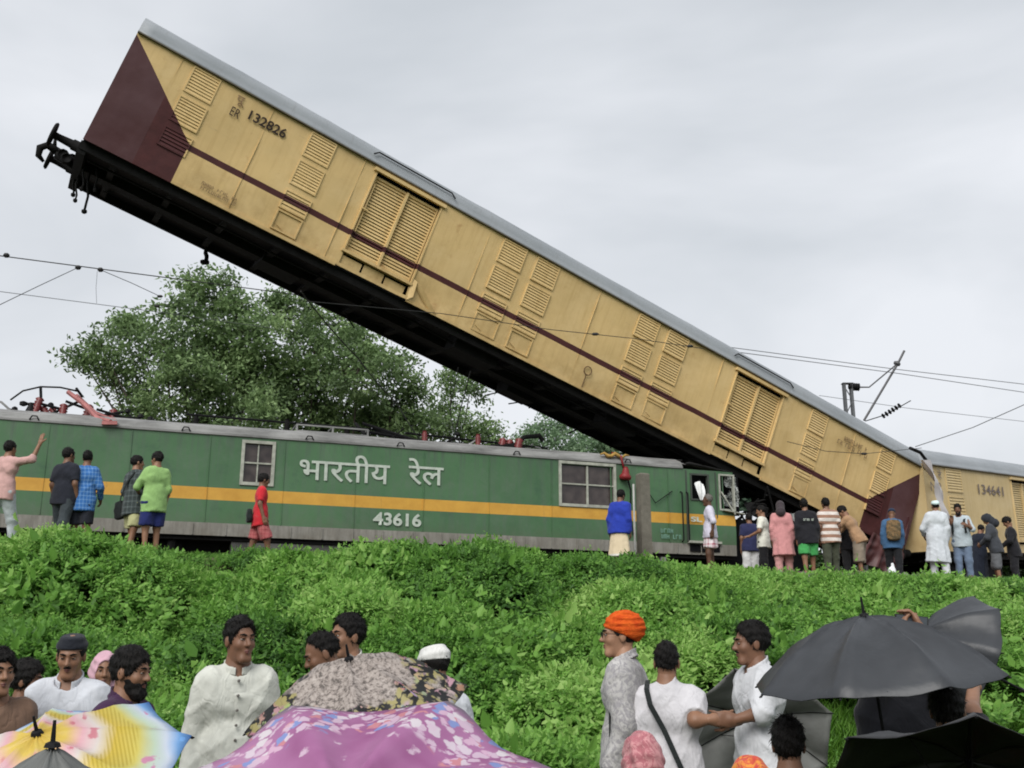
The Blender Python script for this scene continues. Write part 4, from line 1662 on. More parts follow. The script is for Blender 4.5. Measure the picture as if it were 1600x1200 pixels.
def make_tree(label, base_px, Y, blobs, seed, stops, leaf=.17, dens=1.0, trunk_h=3.0):
    R = np.random.RandomState(seed)
    b = at(base_px, 700, Y)
    gz = float(ground_z(b.x, b.y))
    root = empty('broadleaf_tree', (b.x, b.y, gz))
    tag(root, label, 'tree', 'trees beyond the railway')
    sc = Y / FPX * 1.02
    C, Rd = [], []
    for (px, py, r) in blobs:
        c = at(px, py, Y + R.uniform(-1, 1) * min(r * sc, 2.0))
        C.append(c - Vector((b.x, b.y, gz)))
        Rd.append(r * sc)
    # boughs: trunk to every blob, then twigs inside it
    wood = MB()
    top = Vector((0, 0, trunk_h))
    wood.tube([(0, 0, -.2), (.05, 0, trunk_h * .5), top], [.34, .28, .24], 9)
    wood.build('trunk', plain('bark', (.08, .065, .05), .9, .35, 6, 0, .1, .8, 14, .03), root)
    wood = MB()
    cl = []
    for c, r in zip(C, Rd):
        mid = top.lerp(c, .5) + Vector((R.normal(0, .3), R.normal(0, .3), R.normal(-.2, .2)))
        wood.tube([top, mid, c], [.10, .05, .02], 6)
        nn = max(8, int(34 * (r / 1.4) ** 2 * dens))
        for k in range(nn):
            v = R.normal(0, 1, 3)
            v /= np.linalg.norm(v)
            q = c + Vector(v * np.array([1, 1, .85])) * r * (R.uniform(.15, 1.0) ** .5)
            cl.append(np.array(q))
            if k % 2 == 0:
                wood.tube([c, (c + q) / 2 + Vector(R.normal(0, .08, 3)), q], [.022, .014, .006], 4)
    wood.build('branches', plain('twig_bark', (.06, .05, .04), .9, .3, 6), root)
    cl = np.array(cl)
    per = 74
    I = np.repeat(np.arange(len(cl)), per)
    n = len(I)
    off = R.normal(0, 1, (n, 3)) * np.array([.30, .30, .22])
    # each spray of leaves follows a drooping twig
    tw = unit(R.normal(0, 1, (len(cl), 3)) * np.array([1, 1, .5]))
    tt = R.uniform(-.5, .75, n)
    pos = cl[I] + off * .75 + tw[I] * tt[:, None] * .75
    pos[:, 2] -= .18 * np.abs(tt)
    ax = unit(tw[I] * .5 + R.normal(0, .7, (n, 3)) + np.array([0, 0, -.35]))
    sd = unit(np.cross(ax, R.normal(0, .5, (n, 3)) + np.array([0, 0, 1.0])))
    L = leaf * R.uniform(.6, 1.3, n)
    V, F = leaf_quads(pos, ax, sd, L, L * .5, .2, .2)
    tint = np.clip(R.normal(.45, .26, len(cl))[I] + R.normal(0, .12, n), 0, 1)
    m = leaf_mat('tree_leaf', stops, .42, .55)
    np_mesh('crown', V, F, m, root, smooth=False, attr={'tint': np.repeat(tint, 6)})
GRN = [(.0, (.10, .155, .068)), (.45, (.20, .305, .125)), (1.0, (.32, .44, .20))]
GRN2 = [(.0, (.09, .14, .062)), (.45, (.175, .27, .11)), (1.0, (.28, .39, .17))]
GRN3 = [(.0, (.12, .19, .11)), (.45, (.2, .31, .17)), (1.0, (.3, .42, .25))]
make_tree('large spreading green tree behind the locomotive, left of the raised van', 330, 36,
          [(335, 455, 45), (300, 440, 26), (372, 470, 40), (330, 510, 60), (400, 530, 65), (260, 545, 60), (200, 525, 40), (160, 545, 34), (128, 560, 20), (175, 585, 26), (225, 600, 45), (290, 600, 70), (370, 600, 80), (430, 600, 70), (240, 650, 40), (320, 655, 55), (400, 660, 60), (205, 500, 22), (280, 480, 25), (200, 670, 36), (260, 690, 36), (340, 690, 40), (420, 690, 40), (350, 560, 60)], 4, GRN, .185, .85)
make_tree('dark bushy tree under the raised van, right of the large tree', 540, 38,
          [(480, 480, 32), (455, 500, 30), (520, 510, 45), (570, 530, 45), (490, 560, 70), (560, 580, 65), (620, 570, 36), (470, 630, 65), (540, 640, 65), (610, 630, 50), (650, 610, 26), (430, 470, 16), (590, 660, 45), (650, 655, 32), (480, 690, 40), (560, 690, 40), (630, 690, 36)], 8, GRN2, .185, .9)
make_tree('sparse pale green tree at the middle, beyond the hanging wires', 690, 40,
          [(690, 640, 36), (735, 605, 22), (720, 660, 34), (760, 660, 24), (660, 670, 34), (705, 590, 14), (775, 690, 24), (745, 685, 26)], 15, GRN, .17, .9)
make_tree('hazy pale green tree low under the right part of the raised van', 890, 46,
          [(850, 665, 24), (890, 660, 26), (925, 680, 28), (870, 695, 34), (910, 705, 34), (950, 705, 24), (830, 690, 26), (955, 690, 18)], 23, GRN3, .17, 1.2)

# ================================================================== people: bodies and clothes grown from distance fields
f32 = np.float32

def smin(a, b, k):
    h = np.clip(.5 + .5 * (b - a) / k, 0, 1)
    return b + (a - b) * h - k * h * (1 - h)

def smax(a, b, k):
    return -smin(-a, -b, k)

def capd(P, a, b, ra, rb):
    a = np.asarray(a, f32)
    b = np.asarray(b, f32)
    ba = b - a
    pa = P - a
    h = np.clip((pa @ ba) / max(float(ba @ ba), 1e-9), 0, 1)
    q = pa - h[:, None] * ba
    return np.sqrt((q * q).sum(1)) - (ra + (rb - ra) * h)

def elld(P, c, r):
    q = (P - np.asarray(c, f32)) / np.asarray(r, f32)
    k0 = np.sqrt((q * q).sum(1)) + 1e-6
    q = q / np.asarray(r, f32)
    k1 = np.sqrt((q * q).sum(1)) + 1e-6
    return k0 * (k0 - 1) / k1

def surf(fn, lo, hi, h):
    """surface nets on a grid, evaluated only near the surface"""
    lo = np.asarray(lo, f32)
    hi = np.asarray(hi, f32)
    st = 4
    n = np.ceil((hi - lo) / (h * st)).astype(int) + 1
    gx, gy, gz = [np.arange(k) * h * st + l for k, l in zip(n, lo)]
    C = np.stack(np.meshgrid(gx, gy, gz, indexing='ij'), -1).reshape(-1, 3).astype(f32)
    dc = fn(C).reshape(n)
    N_ = (n - 1) * st + 1
    near = np.abs(dc) < h * st * 2.0
    m = near[:-1, :-1, :-1].copy()
    for a in (0, 1):
        for b in (0, 1):
            for c in (0, 1):
                m |= near[a:n[0] - 1 + a, b:n[1] - 1 + b, c:n[2] - 1 + c]
    full = np.zeros(tuple(N_), bool)
    mm = np.repeat(np.repeat(np.repeat(m, st, 0), st, 1), st, 2)
    full[:-1, :-1, :-1] |= mm
    full[1:, 1:, 1:] |= mm
    full[1:, :-1, :-1] |= mm
    full[:-1, 1:, :-1] |= mm
    full[:-1, :-1, 1:] |= mm
    full[1:, 1:, :-1] |= mm
    full[1:, :-1, 1:] |= mm
    full[:-1, 1:, 1:] |= mm
    D = np.full(tuple(N_), 9.0, f32)
    # sign of untouched cells from the coarse field
    cs = np.repeat(np.repeat(np.repeat(dc[:-1, :-1, :-1], st, 0), st, 1), st, 2)
    D[:-1, :-1, :-1] = np.where(cs < 0, -9, 9)
    idx = np.argwhere(full)
    P = idx.astype(f32) * h + lo
    D[full] = fn(P)
    ins = D < 0
    cnt = np.zeros(tuple(N_ - 1), np.int8)
    for a in (0, 1):
        for b in (0, 1):
            for c in (0, 1):
                cnt += ins[a:N_[0] - 1 + a, b:N_[1] - 1 + b, c:N_[2] - 1 + c]
    act = (cnt > 0) & (cnt < 8)
    ci = np.argwhere(act)
    vid = np.full(act.shape, -1, np.int64)
    vid[act] = np.arange(len(ci))
    acc = np.zeros((len(ci), 3), f32)
    num = np.zeros(len(ci), f32)
    corners = [(a, b, c) for a in (0, 1) for b in (0, 1) for c in (0, 1)]
    for i, A in enumerate(corners):
        for B in corners[i + 1:]:
            if sum(abs(p - q) for p, q in zip(A, B)) != 1:
                continue
            da = D[ci[:, 0] + A[0], ci[:, 1] + A[1], ci[:, 2] + A[2]]
            db = D[ci[:, 0] + B[0], ci[:, 1] + B[1], ci[:, 2] + B[2]]
            x = (da < 0) != (db < 0)
            t = np.where(x, da / np.where(np.abs(da - db) < 1e-9, 1, da - db), 0)
            t = np.clip(t, 0, 1)
            pt = np.asarray(A, f32) + t[:, None] * (np.asarray(B, f32) - np.asarray(A, f32))
            acc += pt * x[:, None]
            num += x
    V = (ci + acc / np.maximum(num, 1)[:, None]) * h + lo
    F = []
    for ax in range(3):
        sl0 = [slice(None)] * 3
        sl1 = [slice(None)] * 3
        sl0[ax] = slice(0, -1)
        sl1[ax] = slice(1, None)
        a, b = ins[tuple(sl0)], ins[tuple(sl1)]
        ch = np.argwhere(a != b)
        o1, o2 = [(1, 2), (2, 0), (0, 1)][ax]
        ok = (ch[:, o1] > 0) & (ch[:, o2] > 0) & (ch[:, o1] < N_[o1] - 1) & (ch[:, o2] < N_[o2] - 1)
        ch = ch[ok]
        if not len(ch):
            continue
        def get(d1, d2):
            q = ch.copy()
            q[:, o1] += d1
            q[:, o2] += d2
            return vid[q[:, 0], q[:, 1], q[:, 2]]
        quad = np.stack([get(-1, -1), get(0, -1), get(0, 0), get(-1, 0)], 1)
        fl = a[ch[:, 0], ch[:, 1], ch[:, 2]]
        quad[~fl] = quad[~fl][:, ::-1]
        F.append(quad)
    F = np.concatenate(F) if F else np.zeros((0, 4), int)
    F = F[(F >= 0).all(1)]
    return V, F

def rotm(yaw=0.0, pitch=0.0, roll=0.0):
    """yaw left, pitch forward/down, roll to the right; local y is forward"""
    return np.array(Matrix.Rotation(yaw, 3, 'Z') @ Matrix.Rotation(-pitch, 3, 'X') @ Matrix.Rotation(roll, 3, 'Y'), f32)

SKIN = {}
def skin(tone):
    if tone not in SKIN:
        base = {'dark': (.175, .088, .053), 'mid': (.235, .122, .073), 'light': (.31, .17, .105), 'deep': (.095, .047, .029)}[tone]
        t = NT('skin_' + tone)
        nf = t.noise(11, 4, .6)
        c = t.ramp(nf, [(.3, tuple(v * .85 for v in base)), (.7, tuple(v * 1.12 for v in base))])
        SKIN[tone] = t.done(c, .5, 0, .35, t.bump(t.noise(70, 3), .15, .004))
    return SKIN[tone]
def mk_hair():
    t = NT('black_hair')
    nf = t.noise(30, 4, .7, stretch=(3, 3, .6))
    c = t.ramp(nf, [(.3, (.003, .003, .003)), (.75, (.013, .011, .010))])
    return t.done(c, .6, 0, .18, t.bump(nf, .6, .02))
HAIR = mk_hair()
EYEW = plain('eye_white', (.36, .32, .29), .3, .05, 5, 0, .5, 0)
EYEB = plain('eye_dark', (.01, .007, .006), .2, .05, 5, 0, .5, 0)
LIPS = plain('lip_skin', (.13, .05, .042), .45, .1, 20, 0, .4, .1)

class Person:
    def __init__(self, label, loc, h=1.68, face=0.0, tone='mid', fine=False, lean=0.0, side=0.0, head=(0, 0, 0), R=None, L=None, legs=None, build=1.0, group=None, rh=None, lh=None, curl=(.5, .5), sink=0.0):
        """face: direction the person looks, radians, 0 = away from the camera, pi = towards it"""
        self.k = h / 1.735
        self.root = empty('person', loc, face)
        tag(self.root, label, 'person', group)
        self.fine, self.tone, self.bw = fine, tone, build
        k = self.k
        self.pel = np.array([0, 0, .93 - sink], f32)
        self.RT = rotm(0, lean, side)
        self.RH = self.RT @ rotm(*head)
        T = self.tt
        self.headc = T((0, .025, .678))
        self.sh = {1: T((.158, 0, .466)), -1: T((-.158, 0, .466))}
        dR = ((.205, -.035, .20), (.215, .05, -.05))
        self.arm = {}
        for sg, ov in ((1, R), (-1, L)):
            if ov is None:
                e, w_ = [T((p[0] * sg, p[1], p[2])) for p in dR]
            else:
                e, w_ = [np.array(p, f32) for p in ov]
            self.arm[sg] = (e, w_)
        self.hd = {1: rh, -1: lh}
        self.curl = {1: curl[0], -1: curl[1]}
        self.leg = {}
        for sg in (1, -1):
            if legs and sg in legs:
                kn, an = legs[sg]
            else:
                kn, an = (.10 * sg, .02, .49 - sink * .5), (.105 * sg, -.02, .075)
            self.leg[sg] = (self.pel + np.array([.09 * sg, 0, -.03], f32), np.array(kn, f32), np.array(an, f32))

    def tt(self, p):
        return self.pel + self.RT @ np.asarray(p, f32)

    def tl(self, P):
        return (P - self.pel) @ self.RT

    def hl(self, P):
        return ((P - self.headc) @ self.RH) * np.array([1.09, 1, 1], f32)

    # ---- fields
    def torso(self, P, e=0.0):
        q = self.tl(P) * np.array([1, 1.22, 1], f32)
        b = self.bw
        d = capd(q, (-.075, 0, -.02), (.075, 0, -.02), .115 * b + e, .115 * b + e)
        d = smin(d, capd(q, (-.05, 0, .15), (.05, 0, .15), .108 * b + e, .108 * b + e), .09)
        d = smin(d, capd(q, (-.08, 0, .37), (.08, 0, .37), .118 * b + e, .118 * b + e), .09)
        d = smin(d, capd(q, (-.112, 0, .478), (.112, 0, .478), .055 + e * .8, .055 + e * .8), .07)
        d = smin(d, capd(q, (0, -.01, .49), (0, .0, .575), .09 + e * .3, .05), .06)
        return d * .88

    def arms(self, P, e=0.0, upto=2.0, only=None):
        d = None
        for sg in (1, -1):
            if only and sg != only:
                continue
            s, (el, wr) = self.sh[sg], self.arm[sg]
            e1 = el if upto >= 1 else s + (el - s) * upto
            a = capd(P, s, e1, .053 + e, .043 + e * (1.3 if upto < 1 else 1))
            if upto < 1:
                v = (el - s) / np.linalg.norm(el - s)
                a = np.maximum(a, (P - e1) @ v)
            if upto > 1:
                t = min(1, upto - 1)
                en = el + (wr - el) * t
                a = smin(a, capd(P, el, en, .041 + e, .041 + (.029 - .041) * t + e), .03)
                if e > 0:
                    v = (wr - el) / np.linalg.norm(wr - el)
                    a = np.maximum(a, np.where(((P - el) @ v) > 0, (P - en) @ v, -1))
            d = a if d is None else np.minimum(d, a)
        return d

    def legsd(self, P, e=0.0, upto=2.0, flare=0.0):
        d = None
        for sg in (1, -1):
            hp, kn, an = self.leg[sg]
            k1 = kn if upto >= 1 else hp + (kn - hp) * upto
            a = capd(P, hp, k1, .088 + e, (.06 if upto >= 1 else .088 - .028 * upto) + e + flare)
            if upto < 1:
                v = (kn - hp) / np.linalg.norm(kn - hp)
                a = np.maximum(a, (P - k1) @ v)
            if upto > 1:
                t = min(1, upto - 1)
                en = kn + (an - kn) * t
                a = smin(a, capd(P, kn, en, .057 + e + flare * .5, .057 - .02 * t + e + flare), .04)
                if e > 0:
                    v = (an - kn) / np.linalg.norm(an - kn)
                    a = np.maximum(a, np.where(((P - kn) @ v) > 0, (P - en) @ v, -1))
            d = a if d is None else smin(d, a, .03)
        return d

    def headd(self, P):
        q = self.hl(P)
        d = elld(q, (0, -.012, .035), (.075, .097, .085))
        d = smin(d, elld(q, (0, .022, -.035), (.057, .07, .08)), .035)
        d = smin(d, capd(q, (-.018, .07, -.097), (.018, .07, -.097), .021, .021), .03)
        qa = q * np.array([1, 1, 1], f32)
        qa[:, 0] = np.abs(qa[:, 0])
        d = smin(d, capd(qa, (.0, .086, .030), (.038, .078, .028), .011, .010), .016)
        d = smin(d, elld(qa, (.04, .062, -.02), (.02, .02, .02)), .025)
        d = smax(d, -elld(qa, (.031, .104, .010), (.016, .016, .011)), .012)
        d = smin(d, capd(q, (0, .086, .018), (0, .108, -.020), .008, .0135), .012)
        d = smin(d, elld(qa, (.012, .094, -.023), (.009, .01, .008)), .008)
        d = smin(d, elld(qa, (.078, -.008, -.002), (.011, .02, .032)), .008)
        d = smin(d, capd(qa, (0, .09, -.050), (.017, .084, -.051), .0075, .005), .006)
        d = smin(d, capd(qa, (0, .088, -.062), (.015, .083, -.061), .0085, .005), .006)
        nk = capd(P, self.tt((0, -.005, .48)), self.headc + self.RH @ np.array([0, -.02, -.06], f32), .058, .053)
        return smin(d, nk, .025)

    def hand(self, P, sg):
        el, wr = self.arm[sg]
        dr = self.hd[sg]
        ax = (wr - el) / (np.linalg.norm(wr - el) + 1e-6)
        up = np.array([0, 0, 1], f32)
        if dr is not None:
            ax = np.asarray(dr[0], f32)
            ax = ax / np.linalg.norm(ax)
            up = np.asarray(dr[1], f32)
        # palm normal (towards the body for a hanging arm)
        pn = up - ax * float(up @ ax) if dr is not None else np.array([-sg, 0, 0], f32) - ax * float(np.array([-sg, 0, 0], f32) @ ax)
        pn = pn / (np.linalg.norm(pn) + 1e-6)
        sd = np.cross(ax, pn)
        tdir = sd if float(sd @ np.array([0, 1, 0], f32)) > 0 else -sd
        q = P - wr
        loc = np.stack([q @ tdir, q @ pn, q @ ax], 1)
        lp = loc * np.array([1, 1.9, 1], f32)
        d = capd(lp, (.012, 0, .015), (.014, 0, .075), .030, .032) * .7
        d = smin(d, capd(lp, (-.014, 0, .015), (-.018, 0, .072), .026, .026) * .7, .02)
        d = smin(d, capd(loc, (0, 0, -.03), (0, 0, .02), .027, .025), .025)
        c = self.curl[sg]
        for (x, l, rr) in ((.031, .068, .0086), (.0105, .078, .0090), (-.010, .072, .0086), (-.030, .056, .0076)):
            a = np.array((x, 0, .092), f32)
            a1 = c * .8
            m = a + np.array((x * .12, math.sin(a1) * l * .5, math.cos(a1) * l * .5), f32)
            a2 = c * 2.1
            e = m + np.array((x * .05, math.sin(a2) * l * .55, math.cos(a2) * l * .55), f32)
            d = smin(d, smin(capd(loc, a, m, rr * 1.1, rr), capd(loc, m, e, rr, rr * .85), .006), .008)
        t0 = np.array((.034, .006, .03), f32)
        t1 = t0 + np.array((.026, .012 + c * .02, .03), f32)
        t2 = t1 + np.array((.006, .01 + c * .022, .032), f32)
        d = smin(d, smin(capd(loc, t0, t1, .014, .0105), capd(loc, t1, t2, .0105, .0085), .008), .012)
        return d

    def foot(self, P, e=0.0):
        d = None
        for sg in (1, -1):
            hp, kn, an = self.leg[sg]
            a = capd(P, an + np.array([0, -.03, -.035], f32), an + np.array([.02 * sg, .16, -.045], f32), .036 + e, .03 + e)
            a = smin(a, capd(P, an + np.array([0, 0, .05], f32), an + np.array([0, -.01, -.02], f32), .038 + e, .04 + e), .03)
            d = a if d is None else np.minimum(d, a)
        return d

    def wrinkle(self, P, amp, s=1.0, seed=0.0):
        """soft drape plus a few sharp gathered folds"""
        x, y, z = P[:, 0], P[:, 1], P[:, 2]
        soft = np.sin(17 * s * z + 9 * x + 4 * np.sin(7 * y + seed) + seed) * .5 + np.sin(27 * s * x - 13 * z + 5 * np.sin(11 * z + seed)) * .35
        f1 = np.abs(np.sin(11 * s * (x + .35 * y) + 3.1 * np.sin(4.3 * z + seed) + seed))
        f2 = np.abs(np.sin(15 * s * z - 9 * np.abs(x) + 2.5 * np.sin(6 * x + 5 * y + seed) + 2 * seed))
        ridge = (1 - f1) ** 4 * 1.7 + (1 - f2) ** 4 * 1.3
        return amp * (soft - ridge)

    def put(self, name, fn, lo, hi, h, mat, smooth=True, joined=None):
        V, F = surf(fn, lo, hi, h)
        if joined is not None:
            joined.append((V, F))
            return None
        return np_mesh(name, V * self.k, F, mat, self.root, smooth)

    def bounds(self, pts, pad):
        pts = np.array(pts)
        return pts.min(0) - pad, pts.max(0) + pad

    def body(self):
        h = .017 if self.fine else .024
        pts = [self.headc, self.pel, self.tt((.2, 0, .45)), self.tt((-.2, 0, .45)), self.headc + self.RH @ np.array([0, 0, .1], f32)]
        for sg in (1, -1):
            pts += list(self.arm[sg]) + list(self.leg[sg])
        lo, hi = self.bounds(pts, .2)
        lo[2] = -.02
        parts = []
        def whole(P):
            d = smin(self.torso(P), self.legsd(P), .05)
            d = smin(d, self.arms(P), .035)
            d = smin(d, self.foot(P), .02)
            nk = capd(P, self.tt((0, -.005, .48)), self.headc + self.RH @ np.array([0, -.02, -.05], f32), .058, .05)
            return smin(d, nk, .04)
        self.put('b', whole, lo, hi, h, None, joined=parts)
        hc = self.headc
        self.put('b', self.headd, hc - .185, hc + .16, .0062 if self.fine else .0115, None, joined=parts)
        for sg in (1, -1):
            wr = self.arm[sg][1]
            self.put('b', lambda P, s=sg: self.hand(P, s), wr - .22, wr + .22, .0062 if self.fine else .0085, None, joined=parts)
        V, F, o = [], [], 0
        for v, f in parts:
            V.append(v)
            F.append(f + o)
            o += len(v)
        self.bodyobj = np_mesh('body', np.concatenate(V) * self.k, np.concatenate(F), skin(self.tone), self.root, True)
        return self

    def face(self, brow=True):
        R_, c = self.RH, self.headc
        for sg in (1, -1):
            mb = MB()
            p = c + R_ @ np.array([.0285 * sg, .0835, .010], f32)
            ax = Vector([float(v) for v in R_ @ np.array([0, 1, 0], f32)])
            prof = [(.0005, .0085), (.006, .0075), (.0105, .004), (.0125, 0)]
            mb.lathe([(r * self.k, hh * self.k) for r, hh in prof], [float(v) * self.k for v in p], ax, 10)
            pi_ = p + R_ @ np.array([0, .0055, 0.001], f32)
            mb.lathe([(.0078 * self.k, 0), (.007 * self.k, .002 * self.k), (.0005, .0035 * self.k)], [float(v) * self.k for v in pi_], ax, 10, 1)
            up_ = Vector([float(v) for v in R_ @ np.array([0, 0, 1], f32)])
            pc_ = Vector([float(v) * self.k for v in p])
            mb.v = [tuple(Vector(v) - up_ * ((Vector(v) - pc_).dot(up_) * .52)) for v in mb.v]
            mb.build('eye', [EYEW, EYEB], self.root, True)
            lid = MB()
            q = [c + R_ @ np.array([x * sg * .92, y, z], f32) for (x, y, z) in ((.019, .089, .0135), (.031, .0935, .0175), (.044, .084, .0135))]
            lid.tube([[float(v) * self.k for v in p_] for p_ in q], [.0026 * self.k, .0036 * self.k, .0022 * self.k], 6)
            lid.build('eyelid', skin(self.tone), self.root, True)
            if brow:
                q = [c + R_ @ np.array([x * sg * .92, y, z], f32) for (x, y, z) in ((.013, .098, .030), (.03, .0955, .0355), (.047, .080, .032))]
                mb = MB()
                mb.tube([[float(v) * self.k for v in p_] for p_ in q], [.004 * self.k, .0052 * self.k, .003 * self.k], 6)
                mb.build('eyebrow', HAIR, self.root, True)
        def lip(P):
            q = self.hl(P)
            qa = q.copy()
            qa[:, 0] = np.abs(qa[:, 0])
            d = capd(qa, (0, .0935, -.050), (.017, .087, -.052), .0068, .004)
            return np.minimum(d, capd(qa, (0, .092, -.0615), (.014, .086, -.0595), .0075, .004))
        self.put('lips', lip, c - .14, c + .14, .004, LIPS)
        return self

    def hair(self, style='short', mat=None, vol=0.0, under=False):
        c = self.headc
        h = .0065 if self.fine else .011
        sh = {'short': 0.0, 'receding': -.035, 'full': .01}[style]
        th = {'short': .012, 'receding': .009, 'full': .016}[style] + vol
        def fn(P):
            q = self.hl(P)
            d = elld(q, (0, -.013, .037 + th * .35), (.0755 + th * .62, .096 + th * .9, .085 + th * 1.1))
            nz_ = .0035 * np.sin(q[:, 0] * 190 + 3 * np.sin(q[:, 2] * 60)) * np.sin(q[:, 1] * 170 + 2 * np.sin(q[:, 0] * 70)) + .003 * np.sin(q[:, 2] * 130 + q[:, 0] * 60)
            d = d + nz_
            keep = -.85 * (q[:, 1] - .012 - sh) + .526 * (q[:, 2] + .028 + sh * .3)
            keep = keep + .003 * np.sin(q[:, 0] * 140)
            d = smax(d, -keep, .006)
            if under:
                d = np.maximum(d, q[:, 2] - .045)
            return np.maximum(d, -(q[:, 2] + .078))
        V, F = surf(fn, c - .19, c + .19, h)
        # loose locks over the mass break the outline
        R_ = np.random.RandomState(int(abs(self.root.location.x) * 1000) % 9999)
        n = 1500 if self.fine else 420
        if len(F) and not under:
            f_ = F[R_.randint(0, len(F), n)]
            a_, b_, c_ = V[f_[:, 0]], V[f_[:, 1]], V[f_[:, 3]]
            u, v = R_.uniform(0, 1, (n, 1)), R_.uniform(0, 1, (n, 1))
            pos = a_ + (b_ - a_) * u + (c_ - a_) * v
            nr = np.cross(b_ - a_, c_ - a_)
            nr = nr / np.maximum(np.linalg.norm(nr, axis=1, keepdims=True), 1e-9)
            crown = c + self.RH @ np.array([0.02, -.05, .13], f32)
            tg = pos - crown
            tg = tg - nr * (tg * nr).sum(1, keepdims=True) + R_.normal(0, .02, (n, 3))
            tg = tg / np.maximum(np.linalg.norm(tg, axis=1, keepdims=True), 1e-9)
            sdv = np.cross(tg, nr)
            ln = R_.uniform(.012, .026, (n, 1)) * (1.25 if style == 'full' else 1)
            lf = R_.uniform(.02, .2, (n, 1))
            wd = .0022 if self.fine else .004
            p0 = pos - nr * .002
            p1 = pos + tg * ln * .6 + nr * ln * lf * .8
            p2 = pos + tg * ln + nr * ln * lf * .7
            o_ = len(V)
            V = np.concatenate([V, np.stack([p0 - sdv * wd, p0 + sdv * wd, p1 + sdv * wd * .8, p2 + sdv * wd * .1, p2 - sdv * wd * .1, p1 - sdv * wd * .8], 1).reshape(-1, 3)])
            i_ = o_ + np.arange(n) * 6
            F = np.concatenate([F, np.stack([i_, i_ + 1, i_ + 2, i_ + 5], 1), np.stack([i_ + 5, i_ + 2, i_ + 3, i_ + 4], 1)])
        np_mesh('hair', V * self.k, F, mat or HAIR, self.root, True)
        return self

    def beard(self, full=True, mat=None):
        c = self.headc
        def fn(P):
            q = self.hl(P)
            qa = q.copy()
            qa[:, 0] = np.abs(qa[:, 0])
            d = elld(q, (0, .022, -.04), (.062, .077, .088 if full else .08))
            d = smin(d, capd(q, (-.016, .066, -.1), (.016, .066, -.1), .034 if full else .026, .034 if full else .026), .02)
            d = d + .003 * np.sin(q[:, 0] * 170) * np.sin(q[:, 2] * 150)
            d = np.maximum(d, q[:, 2] + .045 - np.clip(qa[:, 0] - .03, 0, 1) * 1.4)
            d = np.maximum(d, -(q[:, 1] - .0))
            d = np.maximum(d, -elld(q, (0, .1, -.055), (.019, .03, .011)))
            mo = capd(qa, (.002, .1, -.038), (.024, .086, -.048), .006, .0045)
            return np.minimum(d, mo)
        self.put('beard', fn, c - .16, c + .16, .0062 if self.fine else .01, mat or HAIR)
        return self

    def moustache(self):
        c = self.headc
        def fn(P):
            qa = self.hl(P).copy()
            qa[:, 0] = np.abs(qa[:, 0])
            return capd(qa, (.002, .1, -.038), (.022, .088, -.044), .0065, .004)
        self.put('moustache', fn, c - .15, c + .15, .0045, HAIR)
        return self

    def top(self, mat, sleeve='short', hem=-.12, e=.02, flare=.0, name='shirt', wr=.0045, seed=None, collar=None, open_neck=.010):
        seed = self.root.location.x * 3.1 if seed is None else seed
        up = {'short': .8, 'long': 1.96, 'half': 1.25, 'none': .1, 'rolled': 1.55}[sleeve]
        h = .0098 if self.fine else .019
        pts = [self.tt((.24, .18, hem)), self.tt((-.24, -.18, hem)), self.tt((.24, .1, .5)), self.tt((-.24, -.1, .56)), self.tt((.2 + flare, .2 + flare, hem)), self.tt((-.2 - flare, -.2 - flare, hem))]
        for sg in (1, -1):
            el, w_ = self.arm[sg]
            pts += [el] + ([w_] if up > 1 else [])
        lo, hi = self.bounds(pts, .09)
        def fn(P):
            q = self.tl(P)
            d = self.torso(P, e)
            qq = q * np.array([1, 1.2, 1], f32)
            bw = self.bw
            sk = capd(qq, (0, 0, .12), (0, 0, min(hem, -.05)), .135 * bw + e, .168 * bw + e + flare)
            sk = np.minimum(sk, capd(qq, (-.05, 0, .1), (-.06, 0, min(hem, -.05)), .11 * bw + e, .13 * bw + e + flare))
            sk = np.minimum(sk, capd(qq, (.05, 0, .1), (.06, 0, min(hem, -.05)), .11 * bw + e, .13 * bw + e + flare))
            d = smin(d, sk * .88, .05)
            a = self.arms(P, e * .75, up)
            d = smin(d, a, .035)
            d = d + self.wrinkle(P, wr, 1.0, seed)
            if flare > .02:
                an = np.arctan2(q[:, 1], q[:, 0])
                d = d + .010 * np.sin(an * 9 + 2 * q[:, 2] + seed) * np.clip(-(q[:, 2] - .05) * 2.5, 0, 1)
            d = np.maximum(d, (hem - q[:, 2]) + .008 * np.sin(9 * q[:, 0] + seed))
            nk = capd(P, self.tt((0, .035, .558 if not collar else .545)), self.tt((0, .03, .68)), .05 + open_neck, .07 + open_neck)
            return smax(d, -nk, .008)
        o = self.put(name, fn, lo, hi, h, mat)
        if collar:
            def cf(P):
                q = self.tl(P)
                tilt = q[:, 2] - .552 + q[:, 1] * (.42 if collar == 'stand' else .55)
                r = np.sqrt(q[:, 0] ** 2 + (q[:, 1] - .006) ** 2)
                gap = np.where((np.abs(q[:, 0]) < (.012 if collar == 'stand' else .03)) & (q[:, 1] > .03), .02, -1)
                rr = .070 + (0 if collar == 'stand' else np.clip(-tilt, 0, .05) * .55)
                d = np.maximum(np.abs(r - rr) - .0055, np.abs(tilt) - (.021 if collar == 'stand' else .027))
                return np.maximum(d, gap)
            c = self.tt((0, 0, .55))
            self.put('collar', cf, c - .14, c + .14, .0068 if self.fine else .012, mat)
        return self

